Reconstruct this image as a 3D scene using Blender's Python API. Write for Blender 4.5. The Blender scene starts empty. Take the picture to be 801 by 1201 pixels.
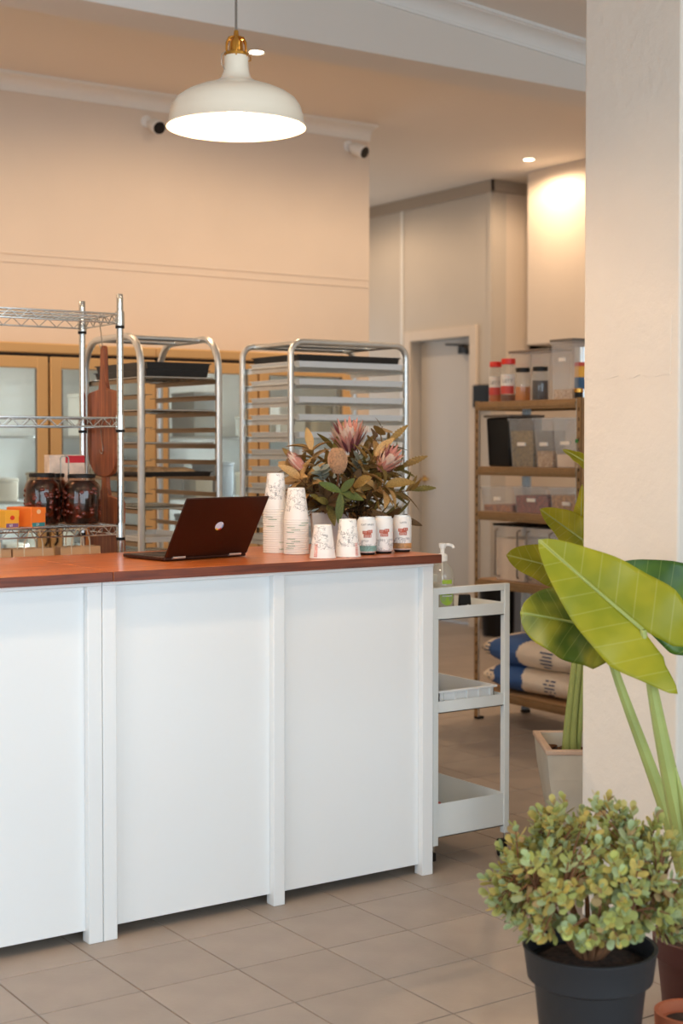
import bpy, bmesh, math, random
from mathutils import Vector, Matrix, Quaternion
random.seed(7)
C = bpy.context.scene.collection
R = math.radians
PI = math.pi

# ------------------------------------------------------------------ camera
F, CY, YAW, PIT, HC = 1735.0, 570.6, R(34.185), R(1.633), 1.485
W_ = Vector((math.sin(YAW)*math.cos(PIT), math.cos(YAW)*math.cos(PIT), -math.sin(PIT)))
R_ = Vector((math.cos(YAW), -math.sin(YAW), 0))
U_ = R_.cross(W_)
O_ = Vector((0, 0, HC))
cd = bpy.data.cameras.new('camera')
cam = bpy.data.objects.new('camera', cd); C.objects.link(cam)
cam.matrix_world = Matrix(((R_.x, U_.x, -W_.x, 0), (R_.y, U_.y, -W_.y, 0), (R_.z, U_.z, -W_.z, HC), (0, 0, 0, 1)))
cd.sensor_fit = 'HORIZONTAL'; cd.sensor_width = 24.0; cd.lens = F/801*24.0
cd.shift_y = (CY-600.5)/801
cd.clip_start = 0.05; cd.clip_end = 100
cd.dof.use_dof = True; cd.dof.focus_distance = 4.65; cd.dof.aperture_fstop = 3.0
bpy.context.scene.camera = cam

def at(x, y, d):                                  # a pixel at a known depth
    return O_ + (W_ + R_*((x-400.5)/F) - U_*((y-CY)/F))*d
def on(x, y, ax, v):                              # a pixel on the plane coordinate[ax] = v
    k = W_ + R_*((x-400.5)/F) - U_*((y-CY)/F)
    return O_ + k*((v-O_[ax])/k[ax])
def proj(P):
    P = Vector(P)-O_; d = P.dot(W_)
    return 400.5+F*P.dot(R_)/d, CY-F*P.dot(U_)/d, d

# ------------------------------------------------------------------ world, exposure, large lights
sc = bpy.context.scene
sc.view_settings.view_transform = 'Standard'; sc.view_settings.look = 'None'
sc.view_settings.exposure = 0.0; sc.view_settings.gamma = 1.0
sc.view_settings.use_curve_mapping = False
wd = bpy.data.worlds.new('world'); sc.world = wd; wd.use_nodes = True
bg = wd.node_tree.nodes['Background']; bg.inputs[0].default_value = (0.75, 0.87, 1.0, 1); bg.inputs[1].default_value = 1.2

def area(name, loc, target, sx, sy, power, col):
    l = bpy.data.lights.new(name, 'AREA'); l.shape = 'RECTANGLE'; l.size = sx; l.size_y = sy
    l.energy = power; l.color = col
    o = bpy.data.objects.new(name, l); C.objects.link(o); o.location = loc
    o.rotation_euler = (Vector(target)-Vector(loc)).to_track_quat('-Z', 'Y').to_euler()
    return o
DAY = (0.68, 0.86, 1.0)
WARM = (1.0, 0.69, 0.43)
a_ = area('daylight_shopfront', (0.9, -2.45, 1.7), (0.9, 10, -3.0), 7.6, 2.4, 128, DAY); a_.data.spread = R(130)
a_ = area('daylight_side_window', (-3.35, 1.0, 1.6), (10, 1.0, -3.6), 3.6, 2.0, 48, DAY); a_.data.spread = R(130)
area('daylight_passage', (6.6, 11.3, 1.6), (6.6, 0, 1.3), 1.6, 2.0, 14, DAY)

# ------------------------------------------------------------------ materials
MATS = {}
def lin(c):
    return tuple(((v/255)/12.92 if v/255 <= .04045 else ((v/255+.055)/1.055)**2.4) for v in c)
def M(name, col, rough=.5, metal=0.0, var=0.0, vs=6.0, bump=0.0, bs=60.0, spec=.5, trans=0.0, emit=None, estr=0.0, stretch=None, coat=0.0, objrand=0.0, sss=0.0):
    if name in MATS: return MATS[name]
    m = bpy.data.materials.new(name); m.use_nodes = True; MATS[name] = m
    nt = m.node_tree; b = nt.nodes['Principled BSDF']
    c = lin(col)
    b.inputs['Base Color'].default_value = (*c, 1); b.inputs['Roughness'].default_value = rough
    b.inputs['Metallic'].default_value = metal; b.inputs['Specular IOR Level'].default_value = spec
    b.inputs['Transmission Weight'].default_value = trans; b.inputs['Coat Weight'].default_value = coat
    if emit: b.inputs['Emission Color'].default_value = (*emit, 1); b.inputs['Emission Strength'].default_value = estr
    tc = nt.nodes.new('ShaderNodeTexCoord'); vec = tc.outputs['Object']
    if stretch:
        mp = nt.nodes.new('ShaderNodeMapping'); mp.inputs['Scale'].default_value = stretch
        nt.links.new(vec, mp.inputs[0]); vec = mp.outputs[0]
    last = None
    if var > 0 or objrand > 0:
        n = nt.nodes.new('ShaderNodeTexNoise'); n.inputs['Scale'].default_value = vs; n.inputs['Detail'].default_value = 4
        nt.links.new(vec, n.inputs['Vector'])
        mr = nt.nodes.new('ShaderNodeMapRange'); mr.inputs[1].default_value = .3; mr.inputs[2].default_value = .7
        mr.inputs[3].default_value = 1-var; mr.inputs[4].default_value = 1+var
        nt.links.new(n.outputs[0], mr.inputs[0]); f = mr.outputs[0]
        if objrand > 0:
            oi = nt.nodes.new('ShaderNodeObjectInfo'); m2 = nt.nodes.new('ShaderNodeMapRange')
            m2.inputs[3].default_value = 1-objrand; m2.inputs[4].default_value = 1+objrand
            nt.links.new(oi.outputs['Random'], m2.inputs[0])
            mu = nt.nodes.new('ShaderNodeMath'); mu.operation = 'MULTIPLY'
            nt.links.new(f, mu.inputs[0]); nt.links.new(m2.outputs[0], mu.inputs[1]); f = mu.outputs[0]
        vm = nt.nodes.new('ShaderNodeVectorMath'); vm.operation = 'SCALE'; vm.inputs[0].default_value = c
        nt.links.new(f, vm.inputs['Scale']); nt.links.new(vm.outputs[0], b.inputs['Base Color'])
    if bump > 0:
        n2 = nt.nodes.new('ShaderNodeTexNoise'); n2.inputs['Scale'].default_value = bs; n2.inputs['Detail'].default_value = 5
        nt.links.new(vec, n2.inputs['Vector'])
        bp = nt.nodes.new('ShaderNodeBump'); bp.inputs['Strength'].default_value = bump; bp.inputs['Distance'].default_value = .01
        nt.links.new(n2.outputs[0], bp.inputs['Height']); nt.links.new(bp.outputs[0], b.inputs['Normal'])
    return m
def ramp_mat(name, stops, scale, stretch=(1, 1, 1), rough=.4, detail=6, bump=0.0, coat=0.0, wave=False, coord='Object'):
    m = bpy.data.materials.new(name); m.use_nodes = True; MATS[name] = m
    nt = m.node_tree; b = nt.nodes['Principled BSDF']; b.inputs['Roughness'].default_value = rough; b.inputs['Coat Weight'].default_value = coat
    tc = nt.nodes.new('ShaderNodeTexCoord'); mp = nt.nodes.new('ShaderNodeMapping'); mp.inputs['Scale'].default_value = stretch
    nt.links.new(tc.outputs[coord], mp.inputs[0])
    n = nt.nodes.new('ShaderNodeTexNoise'); n.inputs['Scale'].default_value = scale; n.inputs['Detail'].default_value = detail
    n.inputs['Distortion'].default_value = .6
    nt.links.new(mp.outputs[0], n.inputs['Vector'])
    cr = nt.nodes.new('ShaderNodeValToRGB')
    el = cr.color_ramp.elements
    while len(el) < len(stops): el.new(.5)
    for e, (p, c) in zip(el, stops): e.position = p; e.color = (*lin(c), 1)
    nt.links.new(n.outputs[0], cr.inputs[0]); nt.links.new(cr.outputs[0], b.inputs['Base Color'])
    if bump:
        bp = nt.nodes.new('ShaderNodeBump'); bp.inputs['Strength'].default_value = bump; bp.inputs['Distance'].default_value = .004
        nt.links.new(n.outputs[0], bp.inputs['Height']); nt.links.new(bp.outputs[0], b.inputs['Normal'])
    return m
def clear_mat(name, tint, alpha, rough=.1, haze=None):
    """thin clear sheet: mostly straight-through, a little gloss, a little milkiness"""
    m = bpy.data.materials.new(name); m.use_nodes = True; MATS[name] = m
    nt = m.node_tree; b = nt.nodes['Principled BSDF']; out = nt.nodes['Material Output']
    b.inputs['Base Color'].default_value = (*lin(haze or (235, 238, 240)), 1); b.inputs['Roughness'].default_value = rough
    t = nt.nodes.new('ShaderNodeBsdfTransparent'); t.inputs[0].default_value = (*tint, 1)
    mx = nt.nodes.new('ShaderNodeMixShader'); mx.inputs[0].default_value = alpha
    nt.links.new(t.outputs[0], mx.inputs[1]); nt.links.new(b.outputs[0], mx.inputs[2])
    lw = nt.nodes.new('ShaderNodeLayerWeight'); lw.inputs[0].default_value = .5
    pw = nt.nodes.new('ShaderNodeMath'); pw.operation = 'POWER'; pw.inputs[1].default_value = 4.0; nt.links.new(lw.outputs['Facing'], pw.inputs[0])
    fr = nt.nodes.new('ShaderNodeMath'); fr.operation = 'MULTIPLY_ADD'; fr.inputs[1].default_value = .6; fr.inputs[2].default_value = .05; nt.links.new(pw.outputs[0], fr.inputs[0])
    g = nt.nodes.new('ShaderNodeBsdfGlossy'); g.inputs['Roughness'].default_value = .04
    m2 = nt.nodes.new('ShaderNodeMixShader')
    nt.links.new(fr.outputs[0], m2.inputs[0]); nt.links.new(mx.outputs[0], m2.inputs[1]); nt.links.new(g.outputs[0], m2.inputs[2])
    nt.links.new(m2.outputs[0], out.inputs[0])
    return m
def leaf_mat(name, base, vein, dark=None, trans=.35, rough=.38, veins=True, n_side=9, objrand=.12):
    m = bpy.data.materials.new(name); m.use_nodes = True; MATS[name] = m
    nt = m.node_tree; b = nt.nodes['Principled BSDF']; out = nt.nodes['Material Output']; L = nt.links.new
    b.inputs['Roughness'].default_value = rough
    tc = nt.nodes.new('ShaderNodeTexCoord'); n = nt.nodes.new('ShaderNodeTexNoise'); n.inputs['Scale'].default_value = 9 if veins else 25
    L(tc.outputs['Object'], n.inputs['Vector'])
    cr = nt.nodes.new('ShaderNodeValToRGB'); cr.color_ramp.elements[0].position = .35; cr.color_ramp.elements[1].position = .65
    cr.color_ramp.elements[0].color = (*lin(dark or base), 1); cr.color_ramp.elements[1].color = (*lin(base), 1)
    L(n.outputs[0], cr.inputs[0]); col = cr.outputs[0]
    if objrand:
        oi = nt.nodes.new('ShaderNodeObjectInfo'); mr = nt.nodes.new('ShaderNodeMapRange'); mr.inputs[3].default_value = 1-objrand; mr.inputs[4].default_value = 1+objrand
        L(oi.outputs['Random'], mr.inputs[0]); vm = nt.nodes.new('ShaderNodeVectorMath'); vm.operation = 'SCALE'
        L(col, vm.inputs[0]); L(mr.outputs[0], vm.inputs['Scale']); col = vm.outputs[0]
    if veins:
        uv = nt.nodes.new('ShaderNodeUVMap'); uv.uv_map = 'UVMap'; sp = nt.nodes.new('ShaderNodeSeparateXYZ'); L(uv.outputs[0], sp.inputs[0])
        def mth(op, a, bb=None, c=None):
            k = nt.nodes.new('ShaderNodeMath'); k.operation = op
            for i, q in enumerate((a, bb, c)):
                if q is None: continue
                if isinstance(q, (int, float)): k.inputs[i].default_value = q
                else: L(q, k.inputs[i])
            return k.outputs[0]
        au = mth('ABSOLUTE', mth('SUBTRACT', sp.outputs[0], .5))          # 0 at midrib, .5 at margin
        ph = mth('FRACT', mth('SUBTRACT', mth('MULTIPLY', sp.outputs[1], n_side), mth('MULTIPLY', au, 3.0)))
        side = mth('LESS_THAN', mth('ABSOLUTE', mth('SUBTRACT', ph, .5)), .035)
        mid = mth('LESS_THAN', au, .018)
        f = mth('MAXIMUM', mth('MULTIPLY', side, .3), mth('MULTIPLY', mid, .7))
        mx = nt.nodes.new('ShaderNodeMixRGB'); L(f, mx.inputs[0]); L(col, mx.inputs[1]); mx.inputs[2].default_value = (*lin(vein), 1); col = mx.outputs[0]
    L(col, b.inputs['Base Color'])
    tr = nt.nodes.new('ShaderNodeBsdfTranslucent'); L(col, tr.inputs[0])
    mx = nt.nodes.new('ShaderNodeMixShader'); mx.inputs[0].default_value = trans
    L(b.outputs[0], mx.inputs[1]); L(tr.outputs[0], mx.inputs[2]); L(mx.outputs[0], out.inputs[0])
    return m
def print_mat(name, base, ink, z0, z1, scale=38, width=.018, ink2=None):
    """line drawing printed on a cup or can: contour lines of a noise, between two heights"""
    m = bpy.data.materials.new(name); m.use_nodes = True; MATS[name] = m
    nt = m.node_tree; b = nt.nodes['Principled BSDF']; L = nt.links.new; b.inputs['Roughness'].default_value = .45
    tc = nt.nodes.new('ShaderNodeTexCoord')
    n = nt.nodes.new('ShaderNodeTexNoise'); n.inputs['Scale'].default_value = scale; n.inputs['Detail'].default_value = 2.5; n.inputs['Distortion'].default_value = .8
    L(tc.outputs['Object'], n.inputs['Vector'])
    def mth(op, a, bb=None):
        k = nt.nodes.new('ShaderNodeMath'); k.operation = op
        for i, q in enumerate((a, bb)):
            if q is None: continue
            if isinstance(q, (int, float)): k.inputs[i].default_value = q
            else: L(q, k.inputs[i])
        return k.outputs[0]
    a = mth('LESS_THAN', mth('ABSOLUTE', mth('SUBTRACT', n.outputs[0], .5)), width)
    a2 = mth('LESS_THAN', mth('ABSOLUTE', mth('SUBTRACT', n.outputs[0], .6)), width*.7)
    a = mth('MAXIMUM', a, a2)
    n2 = nt.nodes.new('ShaderNodeTexNoise'); n2.inputs['Scale'].default_value = 14; L(tc.outputs['Object'], n2.inputs['Vector'])
    a = mth('MULTIPLY', a, mth('GREATER_THAN', n2.outputs[0], .40))
    sp = nt.nodes.new('ShaderNodeSeparateXYZ'); L(tc.outputs['Object'], sp.inputs[0])
    a = mth('MULTIPLY', a, mth('MULTIPLY', mth('GREATER_THAN', sp.outputs[2], z0), mth('LESS_THAN', sp.outputs[2], z1)))
    a = mth('MULTIPLY', a, .55)
    mx = nt.nodes.new('ShaderNodeMixRGB'); L(a, mx.inputs[0]); mx.inputs[1].default_value = (*lin(base), 1); mx.inputs[2].default_value = (*lin(ink), 1)
    L(mx.outputs[0], b.inputs['Base Color'])
    return m
def floor_mat(name, tile):
    m = bpy.data.materials.new(name); m.use_nodes = True; MATS[name] = m
    nt = m.node_tree; b = nt.nodes['Principled BSDF']; L = nt.links.new
    tc = nt.nodes.new('ShaderNodeTexCoord'); mp = nt.nodes.new('ShaderNodeMapping'); L(tc.outputs['Object'], mp.inputs[0])
    mp.inputs['Location'].default_value = (-GX, -GY, 0)
    br = nt.nodes.new('ShaderNodeTexBrick'); br.offset = 0; br.inputs['Scale'].default_value = 1
    br.inputs['Brick Width'].default_value = .3; br.inputs['Row Height'].default_value = .3; br.inputs['Mortar Size'].default_value = .003
    br.inputs['Color1'].default_value = (*lin(tile), 1); br.inputs['Color2'].default_value = (*lin(tuple(v*.94 for v in tile)), 1)
    br.inputs['Mortar'].default_value = (*lin((140, 112, 92)), 1)
    L(mp.outputs[0], br.inputs['Vector']); L(br.outputs[0], b.inputs['Base Color']); b.inputs['Roughness'].default_value = .5
    return m

GX, GY = 1.4876, 3.8955
TILE = (160, 147, 135)
m_wall = M('wall_paint', (226, 214, 200), .75, var=.015, vs=3, bump=.05, bs=120)
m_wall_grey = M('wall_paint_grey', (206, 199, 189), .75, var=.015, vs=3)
m_ceil = M('ceiling_paint', (232, 226, 218), .85)
m_cornice = M('cornice_paint', (238, 238, 235), .6)
m_pillar = M('rendered_pillar_paint', (226, 216, 203), .8, var=.02, vs=5, bump=.35, bs=28)
m_white = M('white_lacquer', (240, 241, 240), .35)
m_trolley = M('white_powder_coat', (232, 236, 234), .32)
m_floor = floor_mat('floor_tiles_far', TILE)
m_tile = M('terracotta_grey_tile', TILE, .46, var=.07, vs=7, bump=.06, bs=90, objrand=.05)
m_grout = M('grout', (140, 112, 92), .9)
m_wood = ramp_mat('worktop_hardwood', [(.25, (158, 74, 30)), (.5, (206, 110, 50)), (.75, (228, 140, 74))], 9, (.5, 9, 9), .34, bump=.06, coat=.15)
m_board = ramp_mat('board_acacia', [(.25, (92, 42, 20)), (.55, (150, 78, 40)), (.8, (186, 112, 62))], 10, (6, 6, .6), .45)
m_chrome = M('chrome', (205, 205, 200), .18, 1.0)
m_steel = M('satin_steel', (226, 226, 222), .34, .9, var=.04, vs=20)
m_steel_dk = M('rail_steel', (150, 130, 105), .38, 1.0)
m_alu = M('aluminium_tray', (236, 240, 241), .4, .25)
m_black = M('black_plastic', (20, 19, 19), .5, spec=.3)
m_blacktray = M('black_tray_enamel', (28, 26, 25), .35)
m_rubber = M('rubber', (20, 20, 20), .7)
m_gold = M('fridge_frame_tan', (214, 172, 116), .42, .1)
m_dark = M('dark_gap', (26, 18, 12), .7)
m_liner = M('fridge_liner', (232, 232, 226), .4)
m_brass = M('brass', (202, 150, 70), .25, 1.0)
m_shade = M('cream_enamel', (240, 228, 208), .25, coat=.3)
m_bulb = M('bulb_glow', (255, 240, 215), .5, emit=(1.0, .78, .52), estr=40)
m_dl = M('downlight_glow', (255, 240, 215), .5, emit=(1.0, .80, .55), estr=25)
m_glass = clear_mat('door_glass', (.93, .97, .96), .06)
m_tub = clear_mat('clear_tub', (.97, .97, .97), .20, .25)
m_jar = clear_mat('jar_glass', (.94, .95, .94), .08)
m_bottle = clear_mat('soap_bottle_plastic', (.95, .95, .9), .15, .15)
m_paper = M('white_paper', (243, 240, 234), .6)
m_kraft = M('kraft_paper', (205, 160, 118), .7, var=.05)
m_label = M('white_label', (232, 226, 218), .6)
m_soil = M('soil_bark', (58, 40, 30), .95, var=.5, vs=60, bump=.8, bs=80)
m_bark = M('bark_chip', (120, 78, 48), .9, var=.3, vs=30)
m_angle = M('bronze_shelf_angle', (158, 126, 88), .4, .45, var=.1, vs=40)
m_galv = M('galvanised_edge', (208, 212, 212), .3, .8)

# ------------------------------------------------------------------ mesh helpers
class MB:
    def __init__(s): s.v = []; s.f = []; s.m = []; s.uv = None
    def add(s, vs, fs, mi=0):
        o = len(s.v); s.v += [tuple(v) for v in vs]; s.f += [tuple(i+o for i in f) for f in fs]; s.m += [mi]*len(fs); return s
    def box(s, x0, y0, z0, x1, y1, z1, mi=0):
        return s.add([(x0, y0, z0), (x1, y0, z0), (x1, y1, z0), (x0, y1, z0), (x0, y0, z1), (x1, y0, z1), (x1, y1, z1), (x0, y1, z1)],
                     [(0, 3, 2, 1), (4, 5, 6, 7), (0, 1, 5, 4), (1, 2, 6, 5), (2, 3, 7, 6), (3, 0, 4, 7)], mi)
    def obox(s, mat, sx, sy, sz, mi=0):            # oriented box centred on a matrix
        vs = [mat @ Vector((a*sx/2, b*sy/2, c*sz/2)) for c in (-1, 1) for a, b in ((-1, -1), (1, -1), (1, 1), (-1, 1))]
        return s.add(vs, [(0, 3, 2, 1), (4, 5, 6, 7), (0, 1, 5, 4), (1, 2, 6, 5), (2, 3, 7, 6), (3, 0, 4, 7)], mi)
    def frustum(s, a, b, z0, z1, ca=(0, 0), cb=(0, 0), mi=0, top=True, bot=True):
        vs = [(ca[0]+sx*a[0], ca[1]+sy*a[1], z0) for sx, sy in ((-1, -1), (1, -1), (1, 1), (-1, 1))]
        vs += [(cb[0]+sx*b[0], cb[1]+sy*b[1], z1) for sx, sy in ((-1, -1), (1, -1), (1, 1), (-1, 1))]
        fs = [(0, 1, 5, 4), (1, 2, 6, 5), (2, 3, 7, 6), (3, 0, 4, 7)]
        if bot: fs.append((0, 3, 2, 1))
        if top: fs.append((4, 5, 6, 7))
        return s.add(vs, fs, mi)
    def tube(s, path, r, seg=8, mi=0, caps=True, closed=False):
        P = [Vector(p) for p in path]; n = len(P); rr = r if isinstance(r, (list, tuple)) else [r]*n
        vs = []; fs = []; up = None
        for i, p in enumerate(P):
            if closed: t = P[(i+1) % n]-P[i-1]
            else: t = P[min(i+1, n-1)]-P[max(i-1, 0)]
            t.normalize()
            if up is None: up = Vector((0, 0, 1)) if abs(t.z) < .9 else Vector((1, 0, 0))
            a = up.cross(t)
            if a.length < 1e-5: a = Vector((1, 0, 0)).cross(t)
            a.normalize(); b = t.cross(a); up = b
            for k in range(seg):
                q = 2*PI*(k+.5)/seg; vs.append(p+(a*math.cos(q)+b*math.sin(q))*rr[i])
        m = n if closed else n-1
        for i in range(m):
            j = (i+1) % n
            for k in range(seg):
                l = (k+1) % seg; fs.append((i*seg+k, i*seg+l, j*seg+l, j*seg+k))
        if caps and not closed:
            fs.append(tuple(range(seg-1, -1, -1))); fs.append(tuple((n-1)*seg+k for k in range(seg)))
        return s.add(vs, fs, mi)
    def rod(s, a, b, r, seg=8, mi=0): return s.tube([a, b], r, seg, mi)
    def lathe(s, prof, seg=24, c=(0, 0, 0), mi=0, M4=None, a0=0, a1=2*PI):
        full = abs(a1-a0-2*PI) < 1e-6; n = seg if full else seg+1
        vs = []; fs = []
        for r, z in prof:
            for k in range(n):
                q = a0+(a1-a0)*k/seg; p = Vector((r*math.cos(q), r*math.sin(q), z))
                p = (M4 @ p) if M4 else p+Vector(c); vs.append(p)
        for i in range(len(prof)-1):
            for k in range(seg):
                l = (k+1) % n; fs.append((i*n+k, i*n+l, (i+1)*n+l, (i+1)*n+k))
        return s.add(vs, fs, mi)
    def sphere(s, c, r, seg=12, rings=8, mi=0, sc=(1, 1, 1)):
        prof = [(r*math.sin(PI*i/rings), -r*math.cos(PI*i/rings)) for i in range(rings+1)]
        prof[0] = (1e-7, -r); prof[-1] = (1e-7, r)
        return s.lathe(prof, seg, M4=Matrix.Translation(Vector(c)) @ Matrix.Diagonal((*sc, 1)), mi=mi)
    def prism(s, poly, d, M4=None, mi=0):           # polygon in xy extruded along z by d
        n = len(poly); vs = [Vector((x, y, 0)) for x, y in poly]+[Vector((x, y, d)) for x, y in poly]
        if M4: vs = [M4 @ v for v in vs]
        return s.add(vs, [tuple(range(n-1, -1, -1)), tuple(range(n, 2*n))]+[(i, (i+1) % n, n+(i+1) % n, n+i) for i in range(n)], mi)
    def mesh(s, name, smooth=True, ang=35):
        me = bpy.data.meshes.new(name); me.from_pydata(s.v, [], s.f)
        if s.uv:
            ul = me.uv_layers.new(name='UVMap')
            for l in me.loops: ul.data[l.index].uv = s.uv[l.vertex_index]
        me.polygons.foreach_set('material_index', s.m)
        bm = bmesh.new(); bm.from_mesh(me); bmesh.ops.recalc_face_normals(bm, faces=bm.faces) if not s.uv else None
        bm.to_mesh(me); bm.free()
        if smooth:
            me.shade_smooth(); me.set_sharp_from_angle(angle=R(ang))
        return me
    def build(s, name, mats, parent=None, smooth=True, bevel=0, ang=35, seg=2):
        me = s.mesh(name, smooth, ang)
        for m in (mats if isinstance(mats, (list, tuple)) else [mats]): me.materials.append(m)
        o = bpy.data.objects.new(name, me); C.objects.link(o)
        if parent: o.parent = parent
        if bevel:
            b = o.modifiers.new('bevel', 'BEVEL'); b.width = bevel; b.segments = seg; b.limit_method = 'ANGLE'; b.angle_limit = R(40)
            b.harden_normals = False
        return o
def tag(o, label=None, cat=None, group=None, kind=None):
    if label: o['label'] = label
    if cat: o['category'] = cat
    if group: o['group'] = group
    if kind: o['kind'] = kind
    return o
def thing(name, label, cat, loc=(0, 0, 0), rz=0, group=None):
    o = bpy.data.objects.new(name, None); C.objects.link(o); o.empty_display_size = .05
    o.location = loc; o.rotation_euler = (0, 0, rz)
    return tag(o, label, cat, group)
def link(name, me, parent=None, loc=None, rot=None, M4=None):
    o = bpy.data.objects.new(name, me); C.objects.link(o)
    if parent: o.parent = parent
    if loc is not None: o.location = loc
    if rot is not None: o.rotation_euler = rot
    if M4 is not None: o.matrix_local = M4
    return o
def copy_tree(o, parent=None):
    c = o.copy(); C.objects.link(c); c.parent = parent
    for ch in [x for x in bpy.data.objects if x.parent == o]: copy_tree(ch, c)
    return c
def struct(name, mb, mat, parent=None, **k):
    o = mb.build(name, mat, parent, **k)
    if not parent: o['kind'] = 'structure'
    return o
def bx(x0, y0, z0, x1, y1, z1): return MB().box(x0, y0, z0, x1, y1, z1)
def frame_m(o, d, n):                                # local +Y along d, +Z about n
    y = Vector(d).normalized(); x = y.cross(Vector(n)).normalized(); z = x.cross(y)
    return Matrix(((x.x, y.x, z.x, o[0]), (x.y, y.y, z.y, o[1]), (x.z, y.z, z.z, o[2]), (0, 0, 0, 1)))
def text_mb(txt, size, align='CENTER'):
    cu = bpy.data.curves.new('t', 'FONT'); cu.body = txt; cu.size = size; cu.align_x = align; cu.align_y = 'CENTER'; cu.resolution_u = 2
    o = bpy.data.objects.new('t', cu); me = bpy.data.meshes.new_from_object(o)
    mb = MB(); mb.add([v.co for v in me.vertices], [tuple(p.vertices) for p in me.polygons])
    bpy.data.objects.remove(o); bpy.data.meshes.remove(me); bpy.data.curves.remove(cu)
    return mb
def wrap(mb, r, z, ang):                             # flat xy drawing laid onto a cylinder about z
    mb.v = [(r*math.cos(ang+x/r), r*math.sin(ang+x/r), z+y) for x, y, _ in mb.v]; return mb
def place(mb, M4): mb.v = [tuple(M4 @ Vector(v)) for v in mb.v]; return mb
def bez(p, n=10):
    p = [Vector(q) for q in p]; out = []
    for i in range(n+1):
        t = i/n; a = p
        while len(a) > 1: a = [a[k].lerp(a[k+1], t) for k in range(len(a)-1)]
        out.append(a[0])
    return out

# ------------------------------------------------------------------ structure
ZC = 3.58
fl = struct('floor', bx(-3.6, -2.7, -.06, 8.2, 11.6, -.003), m_floor)
cand = []
for i in range(-12, 24):
    for j in range(-18, 20):
        x0, y0 = GX+.3*i, GY+.3*j
        if x0 < 3.0 and y0 > 4.3: continue
        if x0 > 7.3 or y0 > 8.9 or x0 < -3: continue
        pts = []
        for a, b in ((0, 0), (.3, 0), (0, .3), (.3, .3)):
            P = Vector((x0+a, y0+b, 0))
            if (P-O_).dot(W_) > .8: pts.append(proj(P))
        if any(-30 < p[0] < 831 and p[1] < 1235 for p in pts): cand.append((pts[0][2], x0, y0))
cand.sort()
tile_me = None
for d, x0, y0 in cand[:300]:
    if tile_me is None:
        mb = MB(); mb.frustum((.148, .148), (.148, .148), -.008, -.0012, top=False); mb.frustum((.148, .148), (.1468, .1468), -.0012, 0, bot=False)
        tile_me = mb.mesh('tile', False); tile_me.materials.append(m_tile)
    link('tile', tile_me, fl, (x0+.15, y0+.15, 0))
struct('wall_back', bx(-3.6, 8.05, 0, 5.69, 8.2, ZC+.1), m_wall)
trim_n = [0]
def trim(mb, mat, **k):
    trim_n[0] += 1; return struct('trim_%d' % trim_n[0], mb, mat, **k)
# two raised joint lines along the back wall
for za in (2.524, 2.572):
    trim(bx(-3.6, 8.044, za-.004, 5.69, 8.052, za+.004), m_wall, bevel=.002)
def cornice(name, a, b, drop, out, outdir, za, zb, mat=m_cornice, n=8):
    """coved cornice from a to b (2d), hanging below the ceiling by drop, projecting by out"""
    mb = MB(); prof = [(0, -drop), (.012, -drop), (.012, -drop+.012)]
    for k in range(n+1):
        q = k/n*PI/2; prof.append((.014+(out-.03)*(1-math.cos(q)), -drop+.014+(drop-.032)*math.sin(q)))
    prof += [(out-.012, -.014), (out, -.014), (out, 0), (0, 0)]
    m = len(prof); vs = []
    for (p, zc) in ((a, za), (b, zb)):
        for o_, z in prof: vs.append((p[0]+outdir[0]*o_, p[1]+outdir[1]*o_, zc+z))
    fs = [(i, (i+1) % m, m+(i+1) % m, m+i) for i in range(m)]+[tuple(range(m)), tuple(range(2*m-1, m-1, -1))]
    mb.add(vs, fs); return trim(mb, mat, ang=25)
cornice('back', (-3.6, 8.05), (5.69, 8.05), .092, .105, (0, -1), ZC, ZC)
struct('ceiling', bx(-3.6, 5.4, ZC, 8.2, 11.6, ZC+.1), m_ceil)
# beam across the room and the front-room ceiling that falls towards the right
BY0, BY1, BZ = 5.33, 5.585, 3.2
beam = struct('ceiling_beam', bx(-3.6, BY0, BZ, 8.2, BY1, 4.25), m_ceil, bevel=.006)
def zf(x): return 3.51-.079*(x-3.77)
mb = MB()
mb.add([(-3.6, -2.7, zf(-3.6)), (8.2, -2.7, zf(8.2)), (8.2, BY0+.02, zf(8.2)), (-3.6, BY0+.02, zf(-3.6)),
        (-3.6, -2.7, 4.3), (8.2, -2.7, 4.3), (8.2, BY0+.02, 4.3), (-3.6, BY0+.02, 4.3)],
       [(0, 1, 2, 3), (7, 6, 5, 4), (0, 4, 5, 1), (1, 5, 6, 2), (2, 6, 7, 3), (3, 7, 4, 0)])
struct('ceiling_front', mb, m_ceil)
cornice('beam', (-3.6, BY0), (6.2, BY0), .085, .11, (0, -1), zf(-3.6), zf(6.2))
struct('wall_left', MB().box(-3.75, -2.7, 0, -3.6, -.9, 4.3).box(-3.75, 2.9, 0, -3.6, 8.2, 4.3).box(-3.75, -.9, 0, -3.6, 2.9, .35).box(-3.75, -.9, 2.65, -3.6, 2.9, 4.3), m_wall)
struct('wall_front', MB().box(-3.6, -2.85, 0, 6.35, -2.7, .25).box(-3.6, -2.85, 2.85, 6.35, -2.7, 4.3).box(-3.6, -2.85, .25, -3.0, -2.7, 2.85).box(4.9, -2.85, .25, 6.35, -2.7, 2.85), m_wall)
struct('wall_right_front', bx(6.2, -2.7, 0, 6.35, 5.585, 4.3), m_wall)
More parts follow.
